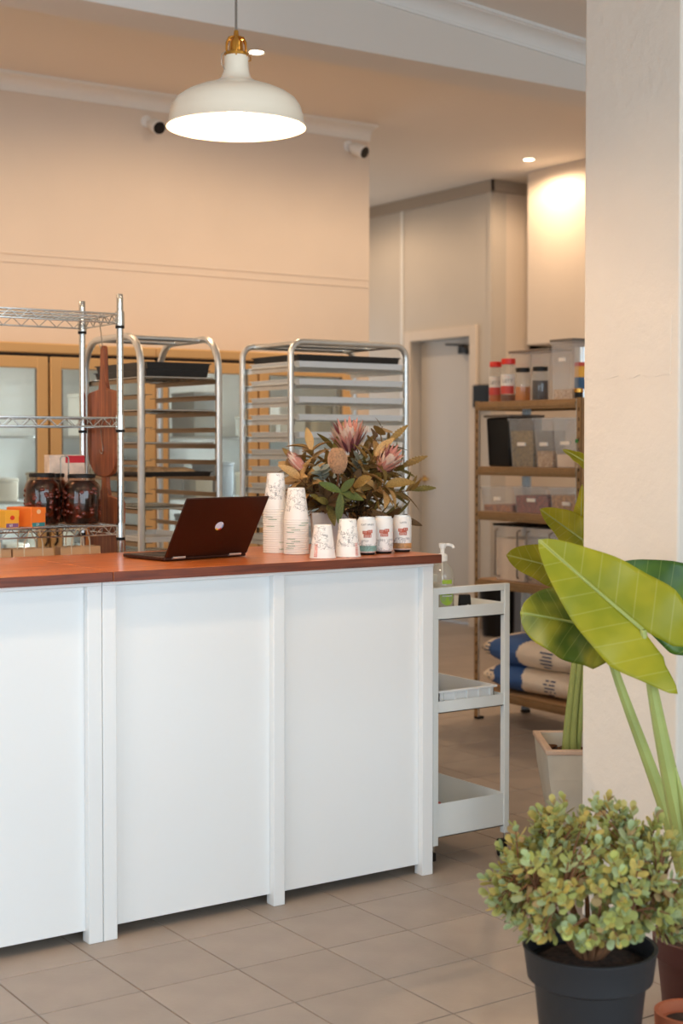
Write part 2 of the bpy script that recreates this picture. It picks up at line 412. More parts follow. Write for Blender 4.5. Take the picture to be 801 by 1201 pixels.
# rear passage: door wall, recess, alcove and bulkhead
DX = 7.61
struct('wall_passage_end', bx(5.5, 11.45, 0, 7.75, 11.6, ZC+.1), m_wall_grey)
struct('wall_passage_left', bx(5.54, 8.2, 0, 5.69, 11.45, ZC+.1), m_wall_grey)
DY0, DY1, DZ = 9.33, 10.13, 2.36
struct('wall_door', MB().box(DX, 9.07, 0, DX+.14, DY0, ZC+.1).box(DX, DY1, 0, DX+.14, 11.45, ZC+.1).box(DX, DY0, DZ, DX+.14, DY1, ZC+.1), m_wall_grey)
struct('wall_recess', bx(DX+.14, 9.07, 0, 8.14, 9.2, ZC+.1), m_wall)
struct('wall_alcove', bx(8.0, 5.585, 0, 8.14, 9.07, 2.3), m_wall)
struct('wall_right_rear', bx(6.35, 5.5, 0, 8.14, 5.62, ZC+.1), m_wall)
struct('wall_bulkhead', bx(7.62, 5.62, 2.25, 8.14, 8.67, ZC+.05), m_wall, bevel=.006)
struct('wall_recess_upper', bx(8.0, 8.67, 2.25, 8.14, 9.07, ZC+.1), m_wall)
trim(MB().box(DX-.022, 9.045, ZC-.095, DX, 11.45, ZC).box(DX-.022, 9.045, ZC-.095, 8.0, 9.07, ZC), M('passage_cornice', (176, 164, 150), .7), bevel=.004)
trim(bx(DX-.012, 10.25, 0, DX, 10.285, ZC-.09), m_cornice, bevel=.003)
trim(bx(DX-.012, 9.075, 0, DX, 9.12, ZC-.09), m_wall_grey, bevel=.003)
bb = MB().box(DX-.015, 10.24, 0, DX, 11.45, .09).box(DX-.015, 9.055, 0, DX, 9.24, .09).box(DX-.015, 9.055, 0, 8.0, 9.07, .09)
struct('baseboard_rear', bb, M('baseboard_dark', (150, 134, 118), .6), bevel=.003)
struct('baseboard_alcove', bx(7.985, 5.62, 0, 8.0, 9.055, .09), MATS['baseboard_dark'], bevel=.003)
# door with frame
m_door = M('door_paint', (206, 200, 192), .5)
arch = MB()
arch.box(DX-.028, DY0-.085, 0, DX, DY0+.0, DZ+.085).box(DX-.028, DY1, 0, DX, DY1+.085, DZ+.085).box(DX-.028, DY0, DZ, DX, DY1, DZ+.085)
dr = struct('door_1', bx(DX+.085, DY0+.005, .01, DX+.125, DY1-.005, DZ-.005), m_door, bevel=.003)
arch.build('door_frame', m_wall, dr, bevel=.004)
hd = MB().lathe([(.0001, 0), (.026, 0), (.026, .008), (.0001, .008)], 16, M4=Matrix.Translation((DX+.085, DY1-.07, 1.19)) @ Matrix.Rotation(-PI/2, 4, 'Y'))
hd.tube([(DX+.085, DY1-.07, 1.19), (DX+.035, DY1-.07, 1.19), (DX+.03, DY1-.08, 1.19), (DX+.03, DY1-.19, 1.19)], .009, 8)
hd.build('door_handle', m_brass, dr)
cl = MB().box(DX+.03, DY0+.02, DZ-.13, DX+.085, DY0+.22, DZ-.07)
cl.sphere((DX+.05, DY0+.1, DZ-.1), .045, 12, 8, sc=(1, 1.5, 1))
cl.tube([(DX+.05, DY0+.12, DZ-.065), (DX+.04, DY0+.3, DZ-.05), (DX+.03, DY0+.38, DZ-.045)], .01, 6)
cl.build('door_closer', m_black, dr, bevel=.006)
# rendered pillar in front, right
PX0, PY0, PY1 = 3.225, 3.005, 3.404
pil = struct('wall_pillar', bx(PX0, PY0, 0, PX0+.45, PY1, 3.62), m_pillar, bevel=.008, seg=3)
za, zb_ = on(740, 442, 0, PX0).z, on(740, 374, 0, PX0).z
poly = [(PY0+.03, zb_), (PY1-.04, zb_-.006)]+[(PY1-.005-k*.03, za+.004*math.sin(k*1.7)+.003*math.sin(k*4.1)) for k in range(13)]
MB().prism(poly, .0016, Matrix(((0, 0, -1, PX0), (1, 0, 0, 0), (0, 1, 0, 0), (0, 0, 0, 1)))).build('plaster_patch', m_pillar, pil)

# ------------------------------------------------------------------ ceiling fittings
def downlight(x, y, z, label, power, seen=True):
    t = thing('downlight', label, 'downlight', (x, y, z), 0, 'round recessed downlights')
    MB().lathe([(.036, -.001), (.046, -.005), (.05, -.001), (.05, 0), (.036, 0)], 24).build('trim_ring', m_cornice, t)
    MB().lathe([(.0001, -.002), (.036, -.002)], 24).build('lens', m_dl, t)
    l = bpy.data.lights.new('downlight_lamp', 'SPOT'); l.energy = power; l.color = WARM; l.spot_size = R(172); l.spot_blend = .4; l.shadow_soft_size = .04
    o = bpy.data.objects.new('downlight_lamp', l); C.objects.link(o); o.parent = t; o.location = (0, 0, -.02)
    return t
downlight(7.29, 8.28, ZC, 'glowing downlight in the ceiling beside the boxed bulkhead', 45)
downlight(4.10, 6.845, ZC, 'glowing downlight behind the beam above the tray trolleys', 30)
for xx, pw, lb in ((-1.2, 105, 'added unseen downlight over the kitchen beyond the wire shelving'), (.8, 95, 'added unseen downlight over the far end of the wire shelving'), (2.6, 48, 'added unseen downlight above the beam near the wire shelving'), (5.6, 90, 'added unseen downlight behind the beam above the storage shelving')):  # unseen downlights added to even out the warm light on the back wall
    downlight(xx, 6.3, ZC, lb, pw)
downlight(6.6, 10.3, ZC, 'added unseen downlight in the rear passage by the door', 42)  # unseen lamp added to warm and brighten the door wall
for xx in (-1.4, .9, 3.0):
    l = bpy.data.lights.new('track_lamp', 'SPOT'); l.energy = 32; l.color = (1, .8, .6); l.spot_size = R(165); l.spot_blend = .7; l.shadow_soft_size = .05
    t = thing('spotlight', 'ceiling spotlight over the customer side of the shop', 'spotlight', (xx, 1.55, zf(xx)), 0, 'spotlights over the shop floor')
    MB().lathe([(.04, -.09), (.04, 0), (.036, 0), (.036, -.09)], 20).build('housing', m_white, t)
    MB().lathe([(.0001, -.08), (.035, -.08)], 20).build('lens', m_dl, t)
    o = bpy.data.objects.new('track_lamp', l); C.objects.link(o); o.parent = t; o.location = (0, 0, -.1)
def pendant(x, y, z, label):
    t = thing('pendant_lamp', label, 'lamp', (x, y, z), 0, 'cream pendant lamps over the counter')
    out = [(.191, -.002), (.191, .003), (.187, .008), (.183, .03), (.176, .055), (.163, .074), (.14, .09), (.11, .103), (.08, .113), (.056, .122), (.042, .132), (.036, .146), (.033, .165), (.033, .192), (.0305, .195)]
    inn = [(.028, .19), (.03, .15), (.04, .125), (.08, .108), (.138, .085), (.16, .07), (.172, .052), (.179, .03), (.185, .002), (.191, -.002)]
    MB().lathe(out+inn, 48).build('lamp_shade', m_shade, t)
    c = MB().lathe([(.0305, .19), (.034, .192), (.034, .2), (.0305, .202)], 24)
    for k in range(6):
        a = k*PI/3
        c.tube([(.031*math.cos(a), .031*math.sin(a), .188), (.03*math.cos(a), .03*math.sin(a), .225), (.022*math.cos(a), .022*math.sin(a), .24), (.008*math.cos(a), .008*math.sin(a), .245)], .0032, 6)
    c.lathe([(.02, .195), (.018, .232), (.008, .244), (.006, .262), (.0001, .262)], 20)
    c.tube([(.036, 0, .2), (.046, 0, .197), (.046, 0, .187), (.036, 0, .184)], .002, 6)
    c.build('brass_fitting', m_brass, t)
    w = MB(); w.tube([(-.034, 0, .2), (-.046, 0, .19), (-.046, 0, .165), (-.034, 0, .15)], .0018, 6); w.build('clip_wire', m_chrome, t)
    MB().rod((0, 0, .26), (0, 0, zf(x)-z-.02), .0035, 8).build('cable', M('cable_grey', (120, 110, 100), .6), t)
    MB().lathe([(.05, zf(x)-z-.03), (.05, zf(x)-z-.004), (.0001, zf(x)-z-.004)], 24).build('ceiling_rose', m_shade, t)
    MB().sphere((0, 0, .055), .03, 16, 10).build('bulb', m_bulb, t)
    l = bpy.data.lights.new('pendant_bulb', 'POINT'); l.energy = 21; l.color = WARM; l.shadow_soft_size = .045
    o = bpy.data.objects.new('pendant_bulb', l); C.objects.link(o); o.parent = t; o.location = (0, 0, .012)
pendant(2.05, 3.53, 2.352, 'cream dome pendant lamp with brass fitting hanging over the laptop')
pendant(.45, 3.53, 2.352, 'added cream dome pendant lamp over the unseen end of the counter')  # second pendant, added out of view to spread the lamp light
def cctv(x, y, z, rz, label):
    t = thing('security_camera', label, 'camera', (x, y, z), 0, 'white security cameras on the wall')
    Mb = Matrix.Rotation(PI/2, 4, 'X')
    MB().lathe([(.0001, 0), (.036, 0), (.036, .012), (.02, .02), (.0001, .02)], 20, M4=Mb).build('mount', m_white, t)
    MB().tube([(0, -.015, 0), (.012, -.05, -.01), (.02, -.075, -.03)], .013, 8).build('arm', m_white, t)
    d = Vector((math.cos(rz), math.sin(rz), -.45)).normalized(); q = d.to_track_quat('Z', 'Y').to_matrix().to_4x4()
    Mc = Matrix.Translation((.02, -.085, -.035)) @ q
    MB().lathe([(.0001, -.06), (.028, -.055), (.04, -.03), (.042, .055), (.038, .06)], 24, M4=Mc).build('body', m_white, t)
    MB().lathe([(.0001, .064), (.036, .064), (.039, .058)], 24, M4=Mc).build('lens_face', m_black, t)
    MB().lathe([(.0001, .067), (.014, .067), (.016, .063)], 16, M4=Mc).build('lens', M('lens_glass', (40, 40, 44), .1), t)
cctv(4.05, 8.05, 3.42, R(-92), 'white security camera on the back wall behind the pendant lamp')
cctv(5.52, 8.05, 3.44, R(-72), 'white security camera at the corner end of the back wall')

# ------------------------------------------------------------------ counter
CF, CB, T = 4.02, 4.66, 1.078      # front face of posts, back, underside of worktop
SX = 1.872                         # seam
def counter(name, label, x0, x1, posts):
    t = thing(name, label, 'counter', (x0, CF, 0), 0, 'white panelled counter units')
    L = x1-x0; D = CB-CF
    for (a, w) in posts:
        MB().box(a-x0, 0, .0, a-x0+w, .045, T-.012).build('post', m_white, t, bevel=.002)
    edges = sorted([(a-x0, a-x0+w) for a, w in posts])
    prev = None
    spans = []
    for a, b in edges:
        if prev is not None and a-prev > .02: spans.append((prev, a))
        prev = b
    for a, b in spans:
        MB().box(a, .024, .035, b, .04, T-.012).build('front_panel', m_white, t, bevel=.0015)
    MB().box(0, -.002, T-.012, L, D, T).build('top_rail', m_white, t, bevel=.0015)
    MB().box(L-.018, .045, .035, L, D, T-.012).build('side_panel', m_white, t, bevel=.0015)
    MB().box(0, .045, .035, .018, D, T-.012).build('side_panel', m_white, t, bevel=.0015)
    MB().box(.018, .041, .06, L-.018, D, .078).build('bottom_shelf', m_white, t)
    return t
counter('counter_unit', 'white panelled counter unit with a centre post under the laptop and cups', SX+.001, 3.112, [(SX+.001, .045), (2.468, .042), (3.067, .045)])
counter('counter_unit', 'white panelled counter unit standing below the boxes and dark jars', .45, SX-.001, [(.45, .045), (1.16, .042), (SX-.047, .046)])
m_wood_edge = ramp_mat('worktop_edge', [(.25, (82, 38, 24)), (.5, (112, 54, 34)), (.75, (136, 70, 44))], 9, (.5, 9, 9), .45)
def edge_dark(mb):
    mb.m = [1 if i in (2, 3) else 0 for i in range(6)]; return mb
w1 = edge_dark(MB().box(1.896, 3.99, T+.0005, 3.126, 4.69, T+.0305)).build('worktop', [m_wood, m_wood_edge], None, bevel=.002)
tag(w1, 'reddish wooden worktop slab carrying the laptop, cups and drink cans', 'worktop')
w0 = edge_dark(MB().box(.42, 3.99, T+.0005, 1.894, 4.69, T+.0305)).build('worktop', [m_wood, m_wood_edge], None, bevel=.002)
tag(w0, 'bare reddish wooden worktop slab in front of the dark jars', 'worktop')
T = T+.0305

# ------------------------------------------------------------------ laptop
m_lap = M('laptop_bronze', (62, 34, 24), .32, .6)
m_lapd = M('laptop_deck', (34, 26, 24), .4, .3)
t = thing('laptop', 'open dark bronze laptop with a round sticker on its lid', 'laptop', (2.19, 4.236, T), R(8.2))
LW, LD = .335, .235
MB().box(0, 0, .002, LW, LD, .014).build('base', m_lap, t, bevel=.003)
MB().box(.02, .05, .014, LW-.02, LD-.09, .0148).build('keyboard', M('keys_black', (24, 22, 22), .5), t)
MB().box(.11, LD-.08, .014, LW-.11, LD-.012, .0146).build('trackpad', m_lapd, t)
Ml = Matrix.Translation((0, .002, .015)) @ Matrix.Rotation(R(122), 4, 'X')   # local y runs up the lid
lid = MB().prism([(0, 0), (LW, 0), (LW, .228), (0, .228)], .007, Ml).build('lid', m_lap, t, bevel=.0025)
MB().prism([(.006, .012), (LW-.006, .012), (LW-.006, .222), (.006, .222)], .0006, Ml @ Matrix.Translation((0, 0, -.0004))).build('screen', m_black, lid)
for u in (.03, LW-.075):
    MB().rod((u, -.001, .012), (u+.05, -.001, .012), .006, 10).build('hinge', m_steel, t)
Ms = Ml @ Matrix.Translation((LW*.5+.004, .118, .0072))
st = MB(); n = 28
for k in range(n):
    a, b = 2*PI*k/n, 2*PI*(k+1)/n
    am = (a+b)/2
    mi = 0
    if math.sin(am) < -.55: mi = 1 if math.cos(am) < .1 else 2
    elif math.cos(am) > .5 and math.sin(am) < .5: mi = 3
    ri = .010 if mi else 0
    P = lambda r, q: Ms @ Vector((r*math.cos(q), r*math.sin(q), 0))
    st.add([P(.0165, a), P(.0165, b), P(.011, b), P(.011, a)], [(0, 1, 2, 3)], mi)
    st.add([P(.011, a), P(.011, b), P(0, 0)], [(0, 1, 2)], 0)
st.build('sticker', [M('sticker_white', (214, 222, 232), .4), M('sticker_yellow', (240, 190, 60), .4), M('sticker_red', (214, 74, 60), .4), M('sticker_blue', (150, 180, 220), .4)], lid)

# ------------------------------------------------------------------ card terminal behind the laptop
t = thing('card_terminal', 'white card terminal with a black square mark behind the laptop', 'terminal', (2.60, 4.515, T), R(-12))
tb = MB().prism([(0, 0), (.12, 0), (.12, .02), (.075, .1), (.052, .1), (.0, .02)], .11, Matrix.Translation((-.06, -.02, 0)) @ Matrix(((0, 0, 1, 0), (1, 0, 0, 0), (0, 1, 0, 0), (0, 0, 0, 1))))
tb.build('body', m_white, t, bevel=.006)
MB().box(-.062, -.022, 0, .052, .102, .006).build('foot', M('terminal_foot', (170, 175, 180), .4), t)
Mt = Matrix.Translation((-.003, .045, .115)) @ Matrix.Rotation(R(-25), 4, 'X')
MB().obox(Mt, .105, .012, .11).build('tablet', m_black, t, bevel=.003)
lg = MB(); y0 = -.0215
for a, b, c, d in ((.012, .038, .034, .041), (.012, .017, .034, .02), (.012, .02, .015, .038), (.031, .02, .034, .038), (.019, .025, .027, .033)):
    lg.box(a, -.021, b, c, -.0185, d)
lgo = place(lg, Matrix.Translation((-.0, -.002, 0))).build('logo_mark', m_black, t)

# ------------------------------------------------------------------ paper cups
m_cup_s = print_mat('cup_print_small', (246, 241, 234), (72, 58, 58), .03, .107, 44, .022)
m_cup_l = print_mat('cup_print_large', (246, 242, 236), (66, 62, 70), .036, .123, 44, .022)
m_cup = M('cup_paper', (247, 242, 233), .5)
def cup_mesh(h, rr, rb, mat):
    mb = MB().lathe([(rr-.0012, 0), (rr+.0008, .0006), (rr+.0016, .002), (rr+.0008, .0036), (rr-.0006, .004), (rb, h-.002), (rb-.001, h), (rb-.003, h), (rb-.0035, h-.006), (.0001, h-.006)], 28)
    mb.lathe([(.0001, h-.0066), (rb-.0012, h-.0066), (rr-.0014, .004), (rr-.0012, 0)], 28)
    me = mb.mesh('paper_cup'); me.materials.append(mat); return me
HS, HL = .110, .126
cs_plain, cs_print = cup_mesh(HS, .0435, .0295, m_cup), cup_mesh(HS, .0435, .0295, m_cup_s)
cl_plain, cl_print = cup_mesh(HL, .0435, .0290, m_cup), cup_mesh(HL, .0435, .0290, m_cup_l)
m_green = M('cup_green_print', (96, 140, 96), .5); m_red = M('cup_red_print', (222, 110, 84), .5)
def stack(x, y, n, dz, plain, pr, lab_n, lab_top, grp, marks, rr, rb, h):
    for k in range(n):
        top = k == n-1
        o = link('paper_cup', pr if top else plain, None, (x, y, T+.0003+k*dz), (0, 0, random.uniform(0, 6)))
        tag(o, lab_top if top else (lab_n.replace('plain white paper cup', 'green-lined white paper cup') if k in marks else lab_n), 'cup', grp)
        if k in marks:
            z = .0049; r0 = rr+(rb-rr)*(z-.004)/(h-.006)+.0004; r1 = rr+(rb-rr)*(.0066-.004)/(h-.006)+.0004
            a0 = marks[k]-o.rotation_euler.z
            MB().lathe([(r0, z), (r1, .0064)], 6, a0=a0, a1=a0+.7).build('printed_line', m_green, o)
FR = math.atan2(-4.3, -2.7)
stack(2.701, 4.385, 20, .0079, cl_plain, cl_print, 'plain white paper cup nested upside down in the taller cup stack', 'topmost printed paper cup of the taller upside-down stack', 'cups of the taller stack',
      {1: FR+.3, 4: FR+.3, 11: FR-.8, 14: FR-.6, 15: FR-.9}, .0435, .029, HL)
stack(2.728, 4.293, 16, .0078, cs_plain, cs_print, 'plain white paper cup nested upside down in the shorter cup stack', 'topmost printed paper cup of the shorter upside-down stack', 'cups of the shorter stack',
      {2: FR-.9, 3: FR-.8, 4: FR-.9, 5: FR-.4, 6: FR-.8, 9: FR-.9, 10: FR-.4, 11: FR-.8, 12: FR+.2, 13: FR+.4}, .0435, .0295, HS)
def lone_cup(x, y, me, h, rb, label, ang):
    o = link('paper_cup', me, None, (x, y, T+.0003), (0, 0, ang)); tag(o, label, 'cup')
    mb = MB()
    for r_ in range(9):
        z0 = .006+r_*.0048
        for c_ in range(3):
            w_ = random.choice((.0022, .003, .0034)); rad = .0435+(rb-.0435)*(z0-.004)/(h-.006)+.0005; rad2 = .0435+(rb-.0435)*(z0+.003-.004)/(h-.006)+.0005
            a = FR-ang+(-.75 if me is cs_print else .62)+c_*.105
            mb.lathe([(rad, z0), (rad2, z0+.0030)], 2, a0=a, a1=a+w_/.043)
    mb.build('printed_lettering', m_red, o)
    return o
lone_cup(2.698, 4.083, cs_print, HS, .0295, 'small printed paper cup standing upside down with a red strip of lettering', .6)
lone_cup(2.799, 4.083, cl_print, HL, .029, 'tall printed paper cup upside down beside the leftmost drink can', 2.4)

# ------------------------------------------------------------------ drink cans
def can(x, y, label, scene_col, word, kind, rz):
    t = thing('drink_can', label, 'can', (x, y, T), rz)
    r = .033; H = .128
    MB().lathe([(r-.004, .008), (r, .013), (r, H-.014), (r-.003, H-.006)], 36).build('printed_sleeve', print_mat('can_print_'+kind, (240, 238, 234), (84, 84, 96), .012, .052, 60, .03), t)
    MB().lathe([(.0001, .006), (r-.012, .003), (r-.008, 0), (r-.006, .001), (r-.0045, .007)], 36).build('base_rim', m_black, t)
    MB().lathe([(r-.0035, H-.007), (r-.0055, H-.001), (r-.0055, H), (r-.0075, H), (r-.0085, H-.005), (.0001, H-.005)], 36).build('lid', m_alu, t)
    tb = MB().box(-.009, -.004, H-.0048, .009, .004, H-.003); tb.build('ring_pull', m_alu, t)
    a = FR-rz+.05
    rd = r+.0004
    bl = MB()
    for (x0, y0, x1, y1) in ((-.018, .016, .0, .027), (.0, .019, .017, .030), (-.014, .004, .013, .0155), (-.006, .0155, .012, .019)):
        n_ = 5
        for q in range(n_):
            xa, xb = x0+(x1-x0)*q/n_, x0+(x1-x0)*(q+1)/n_
            bl.add([(xa, y0, 0), (xb, y0, 0), (xb, y1, 0), (xa, y1, 0)], [(0, 1, 2, 3)])
    wrap(bl, rd, .056, a).build('red_wordmark', M('can_rust_red', (186, 90, 64), .5), t)
    wl = MB()
    for (x0, y0, x1, y1) in ((-.010, .006, -.0085, .0135), (-.004, .006, -.0025, .0135), (.002, .006, .0035, .0135), (.008, .006, .0095, .0135), (-.013, .019, -.0118, .025), (-.007, .019, -.0058, .025), (.004, .022, .0052, .028), (.010, .022, .0112, .028)):
        wl.add([(x0, y0, 0), (x1, y0, 0), (x1, y1, 0), (x0, y1, 0)], [(0, 1, 2, 3)])
    wrap(wl, rd+.0003, .056, a).build('wordmark_strokes', m_paper, t)
    if word:
        wrap(text_mb(word, .0085), rd, .1035, a).build('flavour_text', m_black, t)
    if scene_col:
        MB().lathe([(rd, .013), (rd, .032)], 36).build('colour_band', print_mat('can_band_'+kind, scene_col, (90, 90, 90), .005, .05, 60, .03), t)
    return t
can(2.906, 4.125, 'white drink can with a teal band beside the tall upside-down cup', (132, 178, 168), 'FLAT WHITE', 'teal', .3)
can(2.988, 4.141, 'white drink can with a rust-red mark and no coloured band', None, '', 'plain', 1.4)
can(3.088, 4.168, 'white drink can with an amber band at the worktop end', (202, 150, 92), 'LATTE', 'amber', 2.2)

# ------------------------------------------------------------------ glass-door fridges along the back wall
FY, FT = 7.35, 2.02
def fridge(x0, x1, label, wares):
    t = thing('display_fridge', label, 'fridge', (x0, FY, 0), 0, 'tan framed glass door fridges')
    L = x1-x0; D = .66
    MB().box(0, .02, .12, .03, D, FT-.1).box(L-.03, .02, .12, L, D, FT-.1).box(.03, D-.03, .12, L-.03, D, FT-.1).build('cabinet_side', m_gold, t)
    MB().box(.0, .0, FT-.055, L, D, FT).build('top_fascia', m_gold, t, bevel=.008)
    MB().box(.004, .012, FT-.1, L-.004, .05, FT-.056).build('shadow_gap', m_dark, t)
    MB().box(0, .02, 0, L, D, .12).build('plinth', m_dark, t)
    MB().box(.03, .06, .12, .045, D-.03, FT-.1).box(L-.045, .06, .12, L-.03, D-.03, FT-.1).box(.045, D-.05, .12, L-.045, D-.03, FT-.1).box(.045, .06, .12, L-.045, D-.05, .14).build('liner', m_liner, t)
    MB().box(L/2-.012, .04, .14, L/2+.012, .07, FT-.1).build('mullion', m_dark, t)
    for z in (.45, .82, 1.18, 1.53):
        s = MB().box(.05, .1, z-.012, L-.05, D-.06, z); s.build('fridge_shelf', M('fridge_shelf_grey', (190, 196, 198), .4), t)
    for sx in (.055, L/2-.03, L/2+.02, L-.065):
        st_ = MB().box(sx, .075, .16, sx+.012, .085, FT-.12)
        st_.build('shelf_standard', m_galv, t)
    w = (L-.03)/2
    for k in range(2):
        a = .008+k*(w+.014); b = a+w
        f = .062
        d = MB().box(a, 0, .13, a+f, .035, FT-.072).box(b-f, 0, .13, b, .035, FT-.072).box(a+f, 0, .13, b-f, .035, .13+f).box(a+f, 0, FT-.072-f, b-f, .035, FT-.072).build('door', m_gold, t, bevel=.004)
        MB().box(a+f-.004, .014, .13+f-.004, b-f+.004, .02, FT-.068-f).build('glass_pane', m_glass, d)
        MB().box(a+f, .004, .14+f, a+f+.008, .012, FT-.077-f).box(b-f-.008, .004, .14+f, b-f, .012, FT-.077-f).build('gasket', M('gasket_grey', (120, 118, 112), .6), d)
        hx = b-.02 if k == 0 else a+.02
        MB().tube([(hx, 0, .95), (hx, -.03, .97), (hx, -.03, 1.2), (hx, 0, 1.22)], .007, 8).build('door_handle', m_dark, d)
    l = bpy.data.lights.new('fridge_lamp', 'AREA'); l.shape = 'RECTANGLE'; l.size = .05; l.size_y = 1.6; l.energy = 9; l.color = (.92, .97, 1)
    o = bpy.data.objects.new('fridge_lamp', l); C.objects.link(o); o.parent = t; o.location = (L/2, .085, 1.06); o.rotation_euler = (R(90), 0, 0)
    return t
fridge(2.494, 3.757, 'two-door tan framed glass fridge beside the chrome wire shelving', 0)
fridge(3.759, 5.072, 'two-door tan framed glass fridge behind the tray trolleys', 0)
# wares inside the fridges
wcols = [(226, 220, 206), (150, 160, 168), (214, 198, 170), (120, 140, 150), (236, 232, 224), (172, 150, 120), (196, 206, 210)]
rw = random.Random(11)
nw = 0
for fx in (2.494, 3.759):
    for zi, z in enumerate((.82, 1.18, 1.53)):
        x = fx+.1
        while x < fx+1.15:
            w = rw.uniform(.09, .2); h = rw.uniform(.12, .27); dpt = rw.uniform(.15, .3)
            if abs(x+w/2-(fx+.63)) < w/2+.02: x = fx+.67; continue
            if rw.random() < .8:
                ci = rw.randrange(len(wcols)); nm = ('cream', 'slate', 'straw', 'blue-grey', 'white', 'tan', 'pale grey')[ci]
                b = MB()
                b.box(-w/2, 0, 0, w/2, dpt, h-.02); b.box(-w/2-.004, -.004, h-.02, w/2+.004, dpt+.004, h)
                o = b.build('food_tub', M('ware_%d' % ci, wcols[ci], .5), None, bevel=.006)
                o.location = (x+w/2, FY+.14, z)
                tag(o, '%s lidded food tub on the %s shelf of the %s fridge' % (nm, ('lower', 'middle', 'upper')[zi], 'left-hand' if False else ('wire shelf side' if fx < 3 else 'trolley side')), 'food tub', 'tubs in the fridges')
            x += w+rw.uniform(.015, .08)

# ------------------------------------------------------------------ tray trolleys
def castor(mb_parent, x, y, r=.05, zb=.12):
    w = MB().lathe([(.0001, -.012), (r, -.012), (r, .012), (.0001, .012)], 18, M4=Matrix.Translation((x+.02, y, r)) @ Matrix.Rotation(PI/2, 4, 'X'))
    c = w.build('castor', m_rubber, mb_parent)
    MB().box(x-.012, y-.02, r, x+.03, y-.014, zb-.006).box(x-.012, y+.014, r, x+.03, y+.02, zb-.006).box(x-.02, y-.022, zb-.008, x+.03, y+.022, zb).build('fork', m_galv, c)
def hoop(p0, p1, zt, zb, rad, n=7):
    """inverted U between two feet"""
    p0 = Vector(p0); p1 = Vector(p1); u = (p1-p0); L = u.length; u.normalize(); pts = [p0+Vector((0, 0, zb))]
    for k in range(n+1):
        q = k/n*PI/2; pts.append(p0+u*(rad-rad*math.cos(q))+Vector((0, 0, zt-rad+rad*math.sin(q))))
    for k in range(n+1):
        q = k/n*PI/2; pts.append(p1-u*(rad-rad*math.sin(q))+Vector((0, 0, zt-rad+rad*math.cos(q))))
    pts.append(p1+Vector((0, 0, zb))); return pts
R1X, R1Y, R1W, R1D, R1Z = 2.789, 5.6, .371, .55, 1.945
t = thing('tray_trolley', 'steel tray trolley with curved hoops holding black trays on top', 'trolley', (R1X, R1Y, 0))
for x in (0, R1W):
    MB().tube(hoop((x, 0, 0), (x, R1D, 0), R1Z, .12, .13), .0155, 10).build('hoop_frame', m_steel, t)
for y in (.16, R1D-.16):
    MB().rod((0, y, R1Z-.002), (R1W, y, R1Z-.002), .011, 10).build('top_bar', m_steel, t)
for y in (0, R1D):
    MB().rod((0, y, .16), (R1W, y, .16), .012, 8).build('base_bar', m_steel, t)
for x in (0, R1W):
    for y in (0, R1D): castor(t, x, y)
lv1 = [1.765-.0695*k for k in range(22)]
for z in lv1:
    for x, s in ((.016, 1), (R1W-.016, -1)):
        a, b = sorted((x, x+s*.034)); c, d = sorted((x, x+s*.003))
        MB().box(a, -.005, z-.003, b, R1D+.005, z).box(c, -.005, z-.02, d, R1D+.005, z).build('runner', m_steel_dk, t)
def tray(name, label, loc, w, d, h, mat, grp, cat='tray', rz=0):
    """rolled-edge baking sheet, sloping sides"""
    o = MB()
    i = .0012; s = .0045
    def ring(e, z): return [(-w/2-e, -d/2-e, z), (w/2+e, -d/2-e, z), (w/2+e, d/2+e, z), (-w/2-e, d/2+e, z)]
    rs = [ring(-s, 0), ring(-.002, h), ring(.006, h), ring(.006, h-.004), ring(.003, h-.004), ring(.0, h-.003), ring(-s-.001, i)]
    vs = [p for r in rs for p in r]; fs = [(3, 2, 1, 0), tuple(range(24, 28))]
    fs = [(3, 2, 1, 0)]
    order = [0, 5, 4, 3, 2, 1, 6]
    for a, b in zip(order[:-1], order[1:]):
        if (a, b) == (0, 5): pass
        for k in range(4): fs.append((a*4+k, a*4+(k+1) % 4, b*4+(k+1) % 4, b*4+k))
    fs.append((24, 25, 26, 27))
    o.add(vs, fs)
    ob = o.build(name, mat, None, ang=30); ob.location = loc; ob.rotation_euler = (0, 0, rz)
    return tag(ob, label, cat, grp)
def wire_rack(loc, w, d, label, grp='cooling racks on the trolley'):
    t = thing('cooling_rack', label, 'cooling rack', loc, 0, grp)
    MB().tube([(-w/2, -d/2, .004), (w/2, -d/2, .004), (w/2, d/2, .004), (-w/2, d/2, .004)], .0035, 6, closed=True).build('rim_wire', m_chrome, t)
    g = MB()
    for k in range(1, 22): x = -w/2+w*k/22; g.rod((x, -d/2, .006), (x, d/2, .006), .0012, 5)
    for k in range(1, 4): y = -d/2+d*k/4; g.rod((-w/2, y, .004), (w/2, y, .004), .0022, 5)
    g.build('grid_wires', m_chrome, t)
cx1, cy1 = R1X+R1W/2, R1Y+R1D/2
wire_rack((cx1, cy1, lv1[0]), .325, .54, 'chrome cooling rack under the black trays')
tray('baking_tray', 'black baking tray lying directly on the cooling rack', (cx1, cy1, lv1[0]+.008), .30, .50, .03, m_blacktray, 'black baking trays')
tray('baking_tray', 'black baking tray stacked on top of another black tray', (cx1+.003, cy1-.006, lv1[0]+.0385), .302, .50, .03, m_blacktray, 'black baking trays')
for k, lb in ((2, 'chrome cooling rack next below the black trays'), (4, 'empty chrome cooling rack two rungs above the seeded bread tray'), (8, 'chrome cooling rack two rungs below the seeded bread tray'), (11, 'lowest chrome cooling rack, just above worktop height')):
    wire_rack((cx1, cy1, lv1[k]), .325, .54, lb)
tray('baking_tray', 'dark tray carrying flour-dusted flat loaves on the steel trolley', (cx1, cy1, lv1[6]), .312, .52, .02, m_blacktray, None)
m_crust = M('floury_crust', (206, 168, 124), .85, var=.25, vs=40, bump=.5, bs=70)
